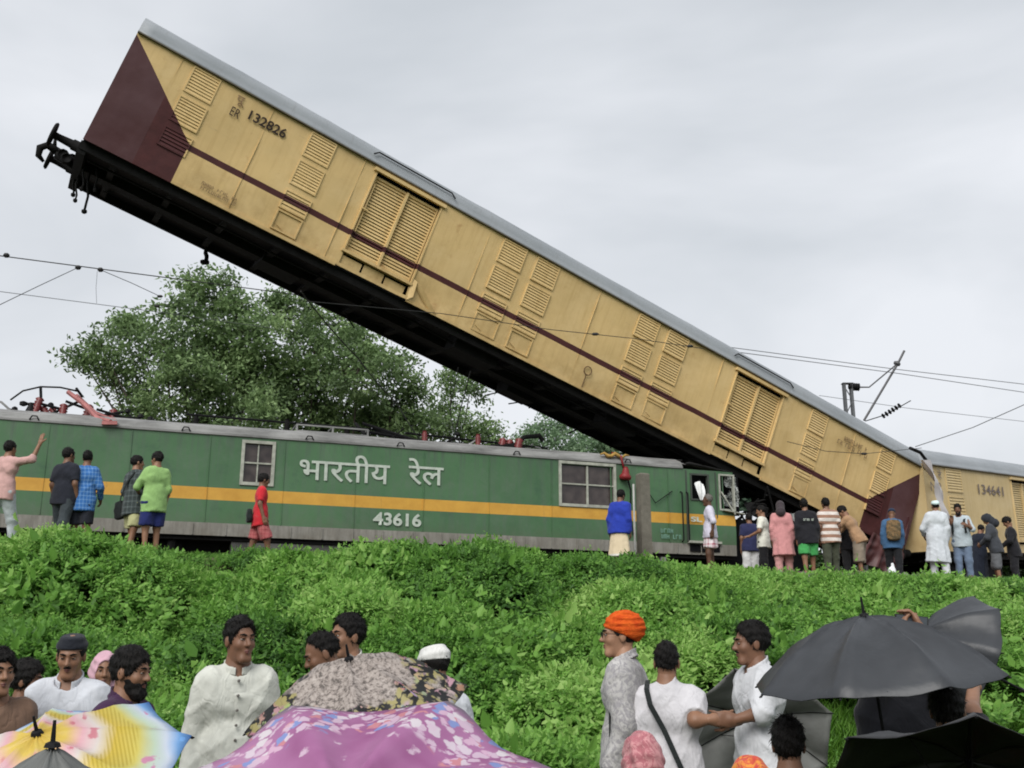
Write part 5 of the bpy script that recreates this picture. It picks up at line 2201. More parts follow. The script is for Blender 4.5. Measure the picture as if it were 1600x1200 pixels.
    def placket(self, n, mat):
        """row of small buttons down the front"""
        for i in range(n):
            z = .475 - i * .075
            y = .115
            mb = MB()
            p = self.tt((0, y + (.012 if i in (1, 2, 3) else 0) + (.004 if i > 3 else 0), z))
            ax = self.RT @ np.array([0, 1, .1], f32)
            mb.lathe([(.0075 * self.k, -.02), (.0075 * self.k, .004), (.003, .006)], [float(v) * self.k for v in p], [float(v) for v in ax], 8)
            mb.build('button', mat, self.root)
        return self

    def trousers(self, mat, upto=1.92, e=.022, flare=.0, name='trousers', wr=.005):
        h = .0135 if self.fine else .02
        pts = [self.pel + np.array([.2, .15, .12], f32), self.pel - np.array([.2, .15, 0], f32)]
        for sg in (1, -1):
            pts += list(self.leg[sg])
        lo, hi = self.bounds(pts, .15)
        lo[2] = -.01
        seed = self.root.location.y * 2.3
        def fn(P):
            d = self.legsd(P, e, upto, flare)
            q = self.tl(P)
            d = smin(d, np.maximum(self.torso(P, .012), q[:, 2] - .1), .04)
            return d + self.wrinkle(P, wr, 1.1, seed)
        self.put(name, fn, lo, hi, h, mat)
        return self

    def lungi(self, mat, hem=.35, r=.2, name='lungi'):
        h = .019
        seed = self.root.location.x
        zw = self.pel[2] + .1
        lo = np.array([-.36, -.32, hem - .05], f32)
        hi = np.array([.36, .32, zw + .1], f32)
        def fn(P):
            an = np.arctan2(P[:, 1], P[:, 0])
            t = np.clip((zw - P[:, 2]) / (zw - hem), 0, 1)
            rr = (.155 + (r - .155) * t) * (1 + .045 * t * np.sin(an * 8 + seed + 2 * t) + .03 * np.sin(an * 3 + seed))
            d = (np.sqrt(P[:, 0] ** 2 + (P[:, 1] * 1.3) ** 2) - rr) * .8
            return np.maximum(np.maximum(d, P[:, 2] - zw), hem - P[:, 2] + .015 * np.sin(an * 2 + seed)) + self.wrinkle(P, .003, 1, seed)
        self.put(name, fn, lo, hi, h, mat)
        return self

    def shoes(self, mat):
        pts = [self.leg[1][2], self.leg[-1][2]]
        lo, hi = self.bounds(pts, .24)
        lo[2] = -.03
        self.put('shoe', lambda P: np.maximum(self.foot(P, .009), P[:, 2] - .10), lo, hi, .014, mat)
        return self

    def headgear(self, kind, mat):
        c = self.headc
        h = .0068 if self.fine else .0115
        if kind == 'cap':       # prayer cap
            def fn(P):
                q = self.hl(P)
                d = elld(q, (0, -.018, .05), (.091, .108, .092)) - .003 * np.sin(q[:, 2] * 120)
                pl = q[:, 2] - .042 - .16 * (q[:, 1])
                return smax(smax(d, -pl, .006), q[:, 2] - .118, .014)
        elif kind == 'turban':
            def fn(P):
                q = self.hl(P)
                a = np.arctan2(q[:, 0], q[:, 1])
                d = elld(q, (0, -.03, .05), (.108, .126, .106))
                d = d + .005 * np.abs(np.sin(q[:, 2] * 85 + a * 1.6 + 1.2 * np.sin(a * 2))) + .003 * np.sin(q[:, 2] * 190 - a * 6 + q[:, 1] * 60)
                return smax(d, -(q[:, 2] - .012 - .42 * q[:, 1]), .012)
        elif kind == 'scarf':
            def fn(P):
                q = self.hl(P)
                d = elld(q, (0, -.02, .03), (.096, .116, .107))
                d = smin(d, capd(q, (0, -.04, -.04), (0, -.06, -.22), .09, .135), .06)
                d = smin(d, capd(P, self.tt((-.13, -.02, .44)), self.tt((.13, -.02, .44)), .085, .085), .06)
                d = d + .006 * np.sin(q[:, 0] * 60 + q[:, 2] * 45 + 2 * np.sin(q[:, 1] * 30)) + .003 * np.sin(q[:, 2] * 110 + q[:, 1] * 50)
                fc = elld(q, (0, .12, -.015), (.062, .1, .095))
                return smax(d, -fc, .012)
        elif kind == 'hood':
            def fn(P):
                q = self.hl(P)
                d = elld(q, (0, -.015, .03), (.1, .125, .115))
                d = smin(d, capd(q, (0, -.05, -.04), (0, -.06, -.16), .085, .11), .05)
                d = d + .004 * np.sin(q[:, 2] * 70 + q[:, 1] * 30)
                return smax(d, -elld(q, (0, .14, -.02), (.075, .1, .1)), .012)
        nm = {'cap': 'cap', 'turban': 'turban', 'scarf': 'head_scarf', 'hood': 'hood'}[kind]
        self.put(nm, fn, c - np.array([.26, .26, .32], f32), c + .22, h, mat)
        return self

    def spectacles(self, mat):
        c, R_ = self.headc, self.RH
        mb = MB()
        def g(x, y, z):
            p = c + R_ @ np.array([x, y, z], f32)
            return [float(v) * self.k for v in p]
        for sg in (1, -1):
            mb.tube([g(sg * (.032 + .022 * math.cos(a)), .106, .010 + .017 * math.sin(a)) for a in np.linspace(0, 2 * PI, 15)], .0022, 5, caps=False)
            mb.tube([g(sg * .054, .104, .014), g(sg * .078, .06, .014), g(sg * .084, -.01, .012)], .0022, 5)
        mb.tube([g(-.01, .108, .012), g(.01, .108, .012)], .0022, 5)
        mb.build('spectacles', mat, self.root)
        return self

    def w(self, p):
        """world position of a torso-frame point"""
        return self.root.matrix_world @ Vector([float(v) * self.k for v in self.tt(p)])

def strap(P, pts, mat, name='bag_strap', wd=.03):
    """flat strap through torso-frame points"""
    q = [Vector([float(v) * P.k for v in P.tt(p)]) for p in pts]
    mb = MB()
    for a, b in zip(q[:-1], q[1:]):
        mb.bar(a, b, wd, .008, up=(P.RT @ np.array([0, 1, 0], f32)).tolist())
    return mb.build(name, mat, P.root)

# ================================================================== people on the bank
NAVY, BLACK, WHITE = (.018, .022, .06), (.014, .014, .016), (.72, .73, .74)
def spot(px, py, h, Y=None):
    """where somebody of that height stands on the cess so that the head comes where it is"""
    if Y is None:
        lo, hi = 12.0, 28.0
        for _ in range(40):
            m = (lo + hi) / 2
            if at(px, py, m).z < 2.97 + h + .015:
                lo = m
            else:
                hi = m
        Y = (lo + hi) / 2
    p = at(px, py, Y)
    return Vector((p.x, Y, float(ground_z(p.x, Y))))

def stride(a, b=None):
    b = -a if b is None else b
    return {1: ((.10, a * .55 + .03, .5), (.105, a, .08 + (.03 if a < 0 else 0))), -1: ((-.10, b * .55 + .03, .5), (-.105, b, .08 + (.03 if b < 0 else 0)))}

GB = 'people standing on the bank by the train'
def bgp(label, px, py, h, face, tone='dark', **kw):
    q = random.Random(px * 7 + py)
    kw.setdefault('side', q.uniform(-.07, .07))
    kw.setdefault('head', (q.uniform(-.35, .35), q.uniform(-.1, .15), q.uniform(-.1, .1)))
    kw.setdefault('legs', stride(q.uniform(-.12, .12)))
    return Person(label, spot(px, py, h), h, face, tone, False, group=GB, **kw).body()

p = bgp('person in pale pink shirt raising the right arm, at the left edge', 14, 693, 1.68, -.35, 'mid', R=((.43, .08, 1.43), (.47, .16, 1.70)), rh=((.1, .1, 1), (0, 1, 0)), curl=(.1, .5), legs=stride(.22))
p.top(cloth((.52, .32, .30)), 'half', -.14).trousers(cloth((.46, .5, .52))).hair('full')
p = bgp('person in black t-shirt and dark jeans, back turned, beside the blue plaid shirt', 108, 703, 1.68, -.2, 'dark', legs=stride(-.2, .18))
p.top(cloth((.022, .024, .034)), 'short', -.13).trousers(cloth((.045, .055, .062))).hair('full')
p = bgp('person in blue plaid long-sleeved shirt seen from behind', 137, 707, 1.66, .05, 'dark', R=((.26, .02, 1.13), (.22, .2, .95)))
p.top(cloth((.035, .13, .36), 'plaid', (.14, .27, .5), 16), 'long', -.2).trousers(cloth((.02, .022, .03)), .95, flare=.02, name='shorts').hair('full')
p = bgp('person in dark grey shirt with black shoulder bag and khaki shorts', 216, 713, 1.66, -.55, 'mid', R=((.28, .12, 1.16), (.30, .36, 1.12)), head=(-.4, 0, 0))
p.top(cloth((.035, .045, .045), 'plaid', (.09, .11, .11), 11), 'half', -.22, flare=.02).trousers(cloth((.42, .42, .22)), .95, flare=.03, name='shorts').hair('full')
bag = cloth((.018, .022, .022))
def soft_bag(P, c, r, name, mat, seed=0.0):
    c = np.array(P.tt(c))
    def fn(Q):
        q = np.abs((Q - c) @ P.RT)
        d = np.maximum(np.maximum(q[:, 0] - r[0], q[:, 1] - r[1]), q[:, 2] - r[2])
        e = elld((Q - c) @ P.RT, (0, 0, 0), (r[0] * 1.25, r[1] * 1.3, r[2] * 1.25))
        return smax(d, e, .05) + .004 * np.sin(Q[:, 2] * 50 + Q[:, 0] * 30 + seed)
    m = max(r) * 1.6
    return P.put(name, fn, c - m, c + m, .014, mat)
soft_bag(p, (-.27, -.05, -.1), (.11, .07, .16), 'shoulder_bag', bag)
strap(p, [(.1, -.1, .5), (-.02, -.135, .35), (-.16, -.14, .1), (-.25, -.08, .03)], bag)
p = bgp('person in lime green t-shirt and navy shorts facing left', 248, 707, 1.68, .75, 'mid', head=(.35, .1, 0), L=((-.26, .12, 1.14), (-.15, .30, 1.08)))
p.top(cloth((.27, .44, .16)), 'half', -.2).trousers(cloth((.018, .025, .11)), .95, flare=.03, name='shorts').hair('full')
p = bgp('person in red t-shirt walking to the right under the small locomotive window', 411, 738, 1.62, -1.25, 'dark', legs=stride(.2))
p.top(cloth((.5, .025, .035)), 'short', -.2).trousers(cloth((.4, .12, .12), 'plaid', (.3, .06, .07), 14), .95, flare=.03, name='shorts').hair('full')
soft_bag(p, (.05, -.2, .0), (.10, .06, .13), 'hip_bag', bag)
p = bgp('person in royal blue shirt and white wrapped lungi beside the concrete post', 966, 766, 1.68, -.5, 'dark', lean=.06, build=1.08)
p.top(cloth((.022, .045, .33)), 'long', -.1, e=.028).lungi(cloth((.70, .68, .62), 'stripes', (.62, .52, .36), 1.2), .40, .23).hair('full')
p = bgp('grey-haired person in pale lilac shirt and checked knee-length lungi facing left', 1107, 771, 1.64, 1.35, 'deep', L=((-.26, -.08, 1.15), (-.24, -.05, .93)))
p.top(cloth((.56, .54, .64)), 'half', -.1).lungi(cloth((.66, .6, .62), 'plaid', (.32, .10, .13), 9), .62, .20).hair('receding', plain('grey_hair', (.12, .11, .10), .6))
p = bgp('person in navy shirt and white shorts half hidden beside the crushed cab', 1170, 800, 1.62, -.1, 'dark', lean=.1)
p.top(cloth((.025, .028, .075)), 'short', -.12).trousers(cloth((.6, .6, .6)), 1.2, flare=.02, name='shorts').hair('full')
p = bgp('person in cream shirt and black trousers facing left by the crushed cab', 1190, 789, 1.66, 1.1, 'mid', L=((-.27, .02, 1.14), (-.2, .28, 1.04)), lh=((.2, 1, 0), (0, 0, -1)), head=(.2, .2, 0))
p.top(cloth((.68, .68, .60)), 'short', -.14).trousers(cloth(BLACK)).hair('short').shoes(bag)
p = bgp('person dressed all in salmon pink, back turned', 1219, 781, 1.68, -.25, 'dark', lean=.12, head=(0, .4, 0))
p.top(cloth((.52, .24, .24)), 'long', -.38, flare=.03).trousers(cloth((.50, .26, .25)), 1.95, .03).headgear('hood', cloth((.05, .04, .045)))
p = bgp('person in black jacket and green shorts, back turned', 1258, 779, 1.66, .0, 'mid', lean=.06)
p.top(cloth((.016, .016, .02)), 'long', -.16, e=.03).trousers(cloth((.06, .32, .09)), .85, flare=.04, name='shorts').hair('full', vol=.012)
scribble('jacket_print', -.11, .11, 1.2, 1.26, 1, letter_w, p.root, 31, off=.155)
p = bgp('person in brown and white striped t-shirt and olive trousers, back turned', 1293, 778, 1.69, .1, 'dark')
p.top(cloth((.66, .6, .56), 'stripes', (.30, .17, .12), 7.5), 'short', -.15, e=.026).trousers(cloth((.06, .066, .045))).hair('full')
p = bgp('person in black clothes squeezed between the striped and the tan shirt', 1322, 800, 1.62, .2, 'dark', lean=.15)
p.top(cloth(BLACK), 'long', -.15).trousers(cloth((.02, .02, .022))).hair('full')
p = bgp('person in tan shirt and cargo shorts bending forward to the left', 1338, 786, 1.74, .95, 'mid', lean=.42, head=(.2, .25, 0), R=((.2, .42, 1.2), (.05, .55, 1.02)), L=((-.22, .40, 1.18), (-.05, .56, 1.05)))
p.top(cloth((.36, .22, .125)), 'long', -.1, e=.026).trousers(cloth((.24, .20, .155)), 1.15, flare=.035, name='shorts').hair('full')
p = bgp('person in denim shirt with an olive brown backpack and black trousers', 1390, 796, 1.64, -.35, 'dark', lean=.12, head=(0, .3, 0))
p.top(cloth((.05, .115, .22)), 'long', -.15, e=.026).trousers(cloth((.016, .017, .02))).headgear('cap', cloth((.02, .03, .06)))
soft_bag(p, (.03, -.2, .25), (.16, .09, .24), 'backpack', cloth((.20, .125, .06), 'blotch', (.09, .07, .04)))
strap(p, [(.12, -.14, .38), (.13, -.06, .53), (.13, .1, .42), (.15, .08, .2)], bag)
p = bgp('person in long white kurta and white skull cap, back turned, before the second van', 1459, 784, 1.74, -.1, 'mid', L=((-.26, .06, 1.14), (-.2, .22, 1.0)))
p.top(cloth((.55, .58, .62)), 'long', -.52, e=.03, flare=.035, name='kurta').trousers(cloth((.56, .58, .61)), 1.9, .03).hair('short', under=True).headgear('cap', cloth((.62, .76, .76)))
p = bgp('person in light grey t-shirt holding up a phone, black backpack straps', 1497, 790, 1.70, 2.5, 'dark', R=((.24, .16, 1.16), (.10, .30, 1.32)), L=((-.27, .10, 1.15), (-.20, .26, 1.22)), rh=((-.2, .2, 1), (0, 1, 0)), head=(.2, .1, 0))
p.top(cloth((.42, .48, .52)), 'half', -.14).trousers(cloth((.15, .2, .29))).hair('full').beard(True)
strap(p, [(.13, -.12, .3), (.13, -.02, .54), (.125, .13, .42), (.14, .13, .15)], bag, 'backpack_strap', .045)
strap(p, [(-.13, -.12, .3), (-.13, -.02, .54), (-.125, .13, .42), (-.14, .13, .15)], bag, 'backpack_strap', .045)
soft_bag(p, (0, -.22, .25), (.15, .08, .22), 'backpack', bag)
p = bgp('person in a long black robe bent over, right of the grey t-shirt', 1524, 819, 1.52, -1.0, 'mid', lean=.2, head=(0, .35, 0), R=((.24, .2, 1.1), (.16, .4, 1.0)))
p.top(cloth((.016, .02, .032)), 'long', -.80, e=.035, flare=.1, name='robe').hair('full')
p = bgp('hooded person in dark jacket and grey shorts with head bowed', 1550, 803, 1.66, 1.0, 'mid', lean=.14, head=(0, .55, 0), L=((-.27, .12, 1.14), (-.12, .3, 1.02)))
p.top(cloth((.05, .055, .065)), 'long', -.14, e=.032).trousers(cloth((.12, .125, .135)), 1.0, flare=.03, name='shorts').headgear('hood', cloth((.03, .034, .042))).shoes(cloth((.3, .05, .05)))
p = bgp('person in black jacket and trousers looking down, at the right edge', 1578, 807, 1.66, 1.25, 'mid', lean=.08, head=(0, .5, 0), L=((-.26, .1, 1.14), (-.12, .28, 1.02)))
p.top(cloth((.018, .018, .022)), 'long', -.16, e=.03).trousers(cloth((.02, .02, .024))).hair('full')

def plastic_bag():
    g = spot(1393, 885, .25, 21.0)
    def fn(P):
        d = smin(elld(P, (0, 0, .12), (.1, .09, .13)), capd(P, (0, 0, .2), (.02, 0, .32), .05, .02), .05)
        return d + .008 * np.sin(P[:, 0] * 40 + P[:, 2] * 30) + .006 * np.sin(P[:, 1] * 55 - P[:, 2] * 25)
    V, F = surf(fn, (-.2, -.2, -.05), (.2, .2, .42), .014)
    o = np_mesh('plastic_bag', V, F, cloth((.7, .72, .74)))
    o.location = g
    tag(o, 'knotted white plastic bag on the ground at the feet of the crowd', 'bag')
plastic_bag()

# ================================================================== umbrellas
def umbrella(label, apex, axis, R, depth, mat, n=8, spin=0.0, shaft=.75, handle='hook', ferrule=.06, rib_m=None, arch=2.0, crease=.8):
    ax = Vector(axis).normalized()
    ref = Vector((0, -1, 0)) if abs(ax.y) < .9 else Vector((0, 0, 1))
    xx = ax.cross(ref).normalized()
    yy = ax.cross(xx)
    M = Matrix((xx, yy, ax)).transposed().to_4x4()
    M.translation = Vector(apex)
    root = empty('umbrella', matrix=M)
    tag(root, label, 'umbrella')
    sub, rings = 8, 12
    na = n * sub
    V, F = [], []
    def pos(r, a, off=0.0):
        ph = ((a - spin) / (2 * PI) * n) % 1.0
        mid = abs(math.sin(ph * PI)) ** crease
        f = r / R
        rr = r * (1 - .10 * mid * f ** 1.5)
        z = -depth * (f ** arch) - .018 * mid * f * R / .5 - .065 * R * mid * max(0.0, math.sin(f * PI)) ** .8 + .004 * math.sin(a * 13 + r * 40)
        return (rr * math.cos(a), rr * math.sin(a), z + off)
    for off in (0.0, -.003):
        b = len(V)
        for i in range(rings + 1):
            r = max(.012, R * i / rings)
            for k in range(na):
                V.append(pos(r, 2 * PI * k / na + spin, off))
        for i in range(rings):
            for k in range(na):
                a_, c_ = b + i * na + k, b + i * na + (k + 1) % na
                q = (a_, a_ + na, c_ + na, c_)
                F.append(q if off == 0 else q[::-1])
    for k in range(na):
        a_, c_ = rings * na + k, rings * na + (k + 1) % na
        b = (rings + 1) * na
        F.append((a_, a_ + b, c_ + b, c_))
    me = bpy.data.meshes.new('canopy')
    me.from_pydata(V, [], F)
    me.update()
    link('canopy', me, mat, root, True)
    mt = rib_m or steel_dark
    for k in range(n):
        a = spin + 2 * PI * k / n
        mb = MB()
        pts = [Vector(pos(R * f, a, -.009)) for f in (.03, .25, .5, .75, 1.0)]
        mb.tube(pts, .0028, 5)
        mb.tube([Vector((.01 * math.cos(a), .01 * math.sin(a), -depth * 1.1 - .03)), Vector(pos(R * .5, a, -.011))], .0024, 5)
        mb.lathe([(.002, -.006), (.005, 0), (.002, .008)], pts[-1], (math.cos(a), math.sin(a), -.3), 6)
        mb.build('rib', mt, root)
    mb = MB()
    mb.tube([(0, 0, ferrule), (0, 0, ferrule * .4), (0, 0, 0), (0, 0, -shaft)], [.004, .006, .0065, .0065], 8)
    mb.lathe([(.007, -.004), (.02, -.002), (.016, .008), (.006, .012)], (0, 0, .0), (0, 0, 1), 10)
    mb.build('shaft', mt, root)
    mb = MB()
    if handle == 'hook':
        mb.tube([(0, 0, -shaft)] + [(.05 - .05 * math.cos(t), 0, -shaft - .02 - .055 * math.sin(t)) for t in np.linspace(0, PI * 1.05, 9)], .011, 8)
    else:
        mb.tube([(0, 0, -shaft), (0, 0, -shaft - .1)], [.013, .015], 10)
    mb.build('handle', plain('black_plastic', (.012, .012, .012), .35, .1), root)
    return root

def fabric(t, c, rough=.5, trans=.25, spec=.4, bump=.25):
    return t.done(c, rough, 0, spec, t.bump(t.noise(5, 4, .6, dist=.6), bump, .02), trans)

def m_black(name, col, rough=.42, trans=.04):
    t = NT(name)
    c = t.ramp(t.noise(6, 4), [(.3, tuple(v * .8 for v in col)), (.7, tuple(v * 1.25 for v in col))])
    return fabric(t, c, rough, trans, .4)

def warp(t, amt=.03, sc=14):
    nd = t.n('ShaderNodeTexNoise')
    t.l(t.obj(), nd.inputs['Vector'])
    nd.inputs['Scale'].default_value = sc
    nd.inputs['Detail'].default_value = 3
    a = t.n('ShaderNodeVectorMath', operation='SUBTRACT')
    t.l(nd.outputs['Color'], a.inputs[0])
    a.inputs[1].default_value = (.5, .5, .5)
    b = t.n('ShaderNodeVectorMath', operation='SCALE')
    t.l(a.outputs[0], b.inputs[0])
    b.inputs['Scale'].default_value = amt
    c = t.n('ShaderNodeVectorMath', operation='ADD')
    t.l(b.outputs[0], c.inputs[0])
    t.l(t.obj(), c.inputs[1])
    return c.outputs[0]

def m_rainbow():
    t = NT('rainbow_print')
    x, y, z = t.xyz()
    r = t.math('SQRT', t.math('ADD', t.math('MULTIPLY', x, x), t.math('MULTIPLY', y, y)))
    r = t.math('ADD', r, t.math('MULTIPLY', t.math('SUBTRACT', t.noise(7, 2), .5), .05))
    c = t.ramp(t.math('DIVIDE', r, .5), [(.0, (.62, .42, .06)), (.16, (.72, .55, .12)), (.26, (.75, .45, .5)), (.36, (.72, .66, .62)), (.46, (.68, .52, .08)), (.60, (.66, .58, .14)), (.68, (.55, .66, .52)), (.76, (.62, .68, .78)), (.83, (.20, .42, .75)), (.93, (.03, .17, .55))])
    st = t.math('GREATER_THAN', t.math('FRACT', t.math('MULTIPLY', t.math('ADD', x, t.math('MULTIPLY', y, .4)), 80)), .55)
    msk = t.math('MULTIPLY', st, t.ramp(r, [(.20, 0.0), (.21, 1.0), (.29, 1.0), (.30, 0.0)]))
    c = t.mix(t.math('MULTIPLY', msk, .5), c, (.42, .3, .02))
    wv = warp(t, .05, 25)
    fl = t.voro(22, vec=wv)
    ring = t.math('MULTIPLY', t.ramp(fl, [(.25, 1.0), (.36, 0.0)]), t.ramp(r, [(.10, 0.0), (.12, 1.0), (.17, 1.0), (.19, 0.0)]))
    c = t.mix(t.math('MULTIPLY', ring, .8), c, (.6, .16, .22))
    ring2 = t.math('MULTIPLY', t.ramp(t.voro(15, vec=wv), [(.2, 1.0), (.28, 0.0)]), t.ramp(r, [(.30, 0.0), (.32, 1.0), (.42, 1.0), (.44, 0.0)]))
    c = t.mix(t.math('MULTIPLY', ring2, .85), c, (.62, .22, .42))
    return fabric(t, c, .4, .3)

def m_floral_dark():
    t = NT('dark_floral_print')
    x, y, z = t.xyz()
    r = t.math('SQRT', t.math('ADD', t.math('MULTIPLY', x, x), t.math('MULTIPLY', y, y)))
    base = t.ramp(t.noise(55, 4, .7, dist=.3), [(.38, (.10, .085, .075)), (.52, (.36, .31, .28)), (.7, (.5, .45, .41))])
    wv = warp(t, .07, 30)
    d = t.voro(26, vec=wv)
    cell = t.voro(26, out='Color', vec=wv)
    tint = t.mix(.65, (.42, .3, .28), cell, 'SOFT_LIGHT')
    tint = t.mix(t.ramp(t.noise(12, 2, off=(4, 4, 1)), [(.45, 0.0), (.55, 1.0)]), tint, (.34, .30, .12))
    fl = t.mix(t.ramp(d, [(.42, 0.0), (.56, 1.0)]), tint, (.012, .012, .012))
    band = t.math('ADD', t.ramp(r, [(.16, .05), (.28, .8)]), t.math('MULTIPLY', t.math('SUBTRACT', t.noise(8, 4), .5), 2.2))
    c = t.mix(t.ramp(band, [(.45, 0.0), (.6, 1.0)]), base, fl)
    return fabric(t, c, .5, .2)

def m_floral_pink():
    t = NT('pink_floral_print')
    x, y, z = t.xyz()
    r = t.math('SQRT', t.math('ADD', t.math('MULTIPLY', x, x), t.math('MULTIPLY', y, y)))
    base = t.ramp(t.noise(2.5, 3, dist=.5), [(.3, (.33, .10, .26)), (.55, (.46, .20, .39)), (.75, (.53, .33, .47))])
    base = t.mix(t.ramp(r, [(.575, 0.0), (.625, 1.0)]), base, (.25, .2, .26))
    wv = warp(t, .06, 26)
    d = t.voro(24, vec=wv)
    cell = t.n('ShaderNodeTexVoronoi')
    t.l(wv, cell.inputs['Vector'])
    cell.inputs['Scale'].default_value = 24
    sx = t.n('ShaderNodeSeparateColor')
    t.l(cell.outputs['Color'], sx.inputs[0])
    fc = t.ramp(sx.outputs[0], [(.0, (.66, .5, .62)), (.3, (.7, .6, .68)), (.45, (.25, .32, .62)), (.6, (.68, .46, .6)), (.75, (.62, .26, .30)), (.9, (.72, .66, .7))], 'CONSTANT')
    m = t.ramp(d, [(.46, 1.0), (.58, 0.0)])
    clump = t.math('ADD', t.ramp(r, [(.30, .1), (.40, .85), (.57, .95), (.63, .3)]), t.math('MULTIPLY', t.math('SUBTRACT', t.noise(7, 3, off=(2, 1, 0)), .5), 1.6))
    c = t.mix(t.math('MULTIPLY', m, t.ramp(clump, [(.55, 0.0), (.68, 1.0)])), base, fc)
    d2 = t.voro(9, vec=warp(t, .05, 40))
    c = t.mix(t.ramp(d2, [(.13, .85), (.19, 0.0)]), c, (.7, .55, .66))
    return fabric(t, c, .45, .3)

umb_black = m_black('black_umbrella_cloth', (.035, .038, .043), .42)
umb_jet = m_black('jet_umbrella_cloth', (.008, .008, .009), .5, .0)
umb_pale = m_black('pale_grey_umbrella_cloth', (.24, .245, .235), .5, .25)
umb_grey = m_black('grey_umbrella_cloth', (.13, .135, .13), .5, .2)
umbrella('rainbow printed umbrella with blue rim at the lower left', at(58, 1146, 3.4), (-.10, -.44, .89), .45, .14, m_rainbow(), spin=.3, arch=1.7)
umbrella('grey umbrella tip poking up at the bottom left, before the rainbow one', at(82, 1166, 2.6), (.0, -.05, 1), .42, .27, umb_grey, spin=.2, arch=1.08)
umbrella('brown and black floral umbrella behind the pink one', at(545, 1030, 4.15), (-.16, -.32, .93), .44, .20, m_floral_dark(), spin=.1, arch=1.8)
umbrella('large pink and purple floral umbrella at the bottom centre', at(528, 1250, 2.75), (-.03, -.60, .80), .64, .19, m_floral_pink(), spin=.39, arch=2.1, crease=1.4)
umbrella('big shiny black umbrella held upright at the right', at(1350, 962, 4.2), (-.10, -.04, .99), .49, .25, umb_black, spin=.2, ferrule=.075, arch=2.0, shaft=.62)
umbrella('black umbrella tilted sideways behind the big black one', at(1436, 996, 5.5), (-.84, -.16, .40), .35, .23, umb_black, spin=.15, shaft=.62)
umbrella('jet black umbrella tilted back at the bottom right corner, its underside showing', at(1512, 1186, 3.3), (.26, .62, .72), .47, .22, umb_jet, spin=.33)
umbrella('grey umbrella held open low behind the person in the white shirt', at(1180, 1125, 7.3), (.10, .86, .42), .50, .18, umb_pale, spin=.2)

# ================================================================== people in the foreground
GF = 'people at the foot of the bank'
def fgp(label, px, py, Y, face, tone='mid', extra=.012, **kw):
    t = at(px, py, Y)
    g = float(ground_z(t.x, Y))
    h = t.z - g - extra
    return Person(label, (t.x, Y, g), h, face, tone, True, group=GF, **kw).body()

def local(px, py, Y, face, P):
    """a world point in the (unscaled) frame of the person standing at px"""
    t = at(px, py, Y)
    g = float(ground_z(t.x, Y))
    k = (t.z - g - .012) / 1.735
    d = Vector(P) - Vector((t.x, Y, g))
    d = Matrix.Rotation(-face, 3, 'Z') @ d
    return tuple(d / k)

p = fgp('person with a dark fringe cut off by the left edge', 2, 1008, 5.2, PI + .75, 'mid', extra=.02)
p.face().hair('full').top(cloth((.16, .10, .07)), 'short', -.15)
p = fgp('person with long black hair and brown top behind the left edge', 40, 1030, 6.4, -1.5, 'dark', extra=.02)
p.face().hair('full', vol=.012).top(cloth((.2, .11, .08)), 'short', -.15)
p = fgp('person with moustache in white shirt and black skull cap looking down', 117, 987, 5.6, PI + .12, 'mid', head=(.1, .22, 0), build=1.0)
p.face().hair('short', under=True).headgear('cap', cloth((.014, .016, .022))).moustache().top(cloth((.52, .54, .58)), 'long', -.4, e=.026, flare=.03, collar='shirt', open_neck=.02)
p = fgp('person in pale pink head scarf partly hidden behind dark hair', 166, 1016, 6.6, PI + .4, 'mid')
p.face().headgear('scarf', cloth((.52, .32, .38))).top(cloth((.42, .25, .3)), 'long', -.3)
p = fgp('bearded person in dark purple shirt looking right, behind the rainbow umbrella', 202, 1006, 5.1, -PI / 2 - .25, 'mid', extra=.02, head=(0, .08, 0))
p.face().hair('full').beard(True).top(cloth((.045, .018, .05)), 'long', -.15, collar='shirt')
p = fgp('person in white buttoned kurta with stand collar, bareheaded', 377, 960, 5.8, PI + .35, 'dark', extra=.018, head=(.38, -.02, 0), build=.87)
p.face().hair('short', vol=.004).top(cloth((.53, .54, .49)), 'long', -.5, e=.02, flare=.03, collar='stand', name='kurta').placket(7, plain('button_dark', (.12, .11, .1), .5)).trousers(cloth((.52, .53, .5)))
p = fgp('balding person with bowed head behind the floral umbrella', 512, 985, 6.0, PI / 2 + .35, 'dark', head=(0, .45, 0))
p.face().hair('receding').top(cloth((.5, .5, .48)), 'short', -.15)
p = fgp('young person with short black hair looking left above the floral umbrella', 549, 957, 6.6, PI - .65, 'mid', extra=.018, head=(-.2, 0, 0))
p.face().hair('short', vol=.005).moustache().top(cloth((.62, .62, .58)), 'short', -.15, collar='shirt')
p = fgp('person in white kurta and white skull cap turned away, right of the floral umbrella', 688, 1004, 5.9, .75, 'dark', head=(.1, .2, 0), lean=.05)
p.face().hair('short', under=True).headgear('cap', cloth((.6, .6, .58))).beard(True).top(cloth((.52, .54, .57)), 'long', -.5, e=.028, flare=.03, collar='stand', name='kurta')
p = fgp('person in orange turban, spectacles and printed grey shirt, in profile', 974, 950, 6.7, PI / 2 - .32, 'light', extra=.04, head=(.35, 0, 0))
p.face().spectacles(steel_dark).hair('short', under=True)
tm = NT('orange_turban_cloth')
tm = tm.done(tm.ramp(tm.noise(14, 4, .7, dist=1.2), [(.3, (.42, .04, .01)), (.7, (.68, .13, .02))]), .95, 0, .08, tm.bump(tm.noise(22, 4, .6, stretch=(1, 1, 2.5), dist=1.0), .6, .02))
p.headgear('turban', tm).top(cloth((.42, .41, .40), 'blotch', (.28, .27, .28), 1.6), 'long', -.28, e=.026, collar='shirt').trousers(cloth((.05, .05, .06)))
strap(p, [(-.19, .05, .35), (-.2, .05, .1), (-.2, .04, -.12)], bag, 'shirt_piping', .018)
hs = at(1131, 1124, 6.3)
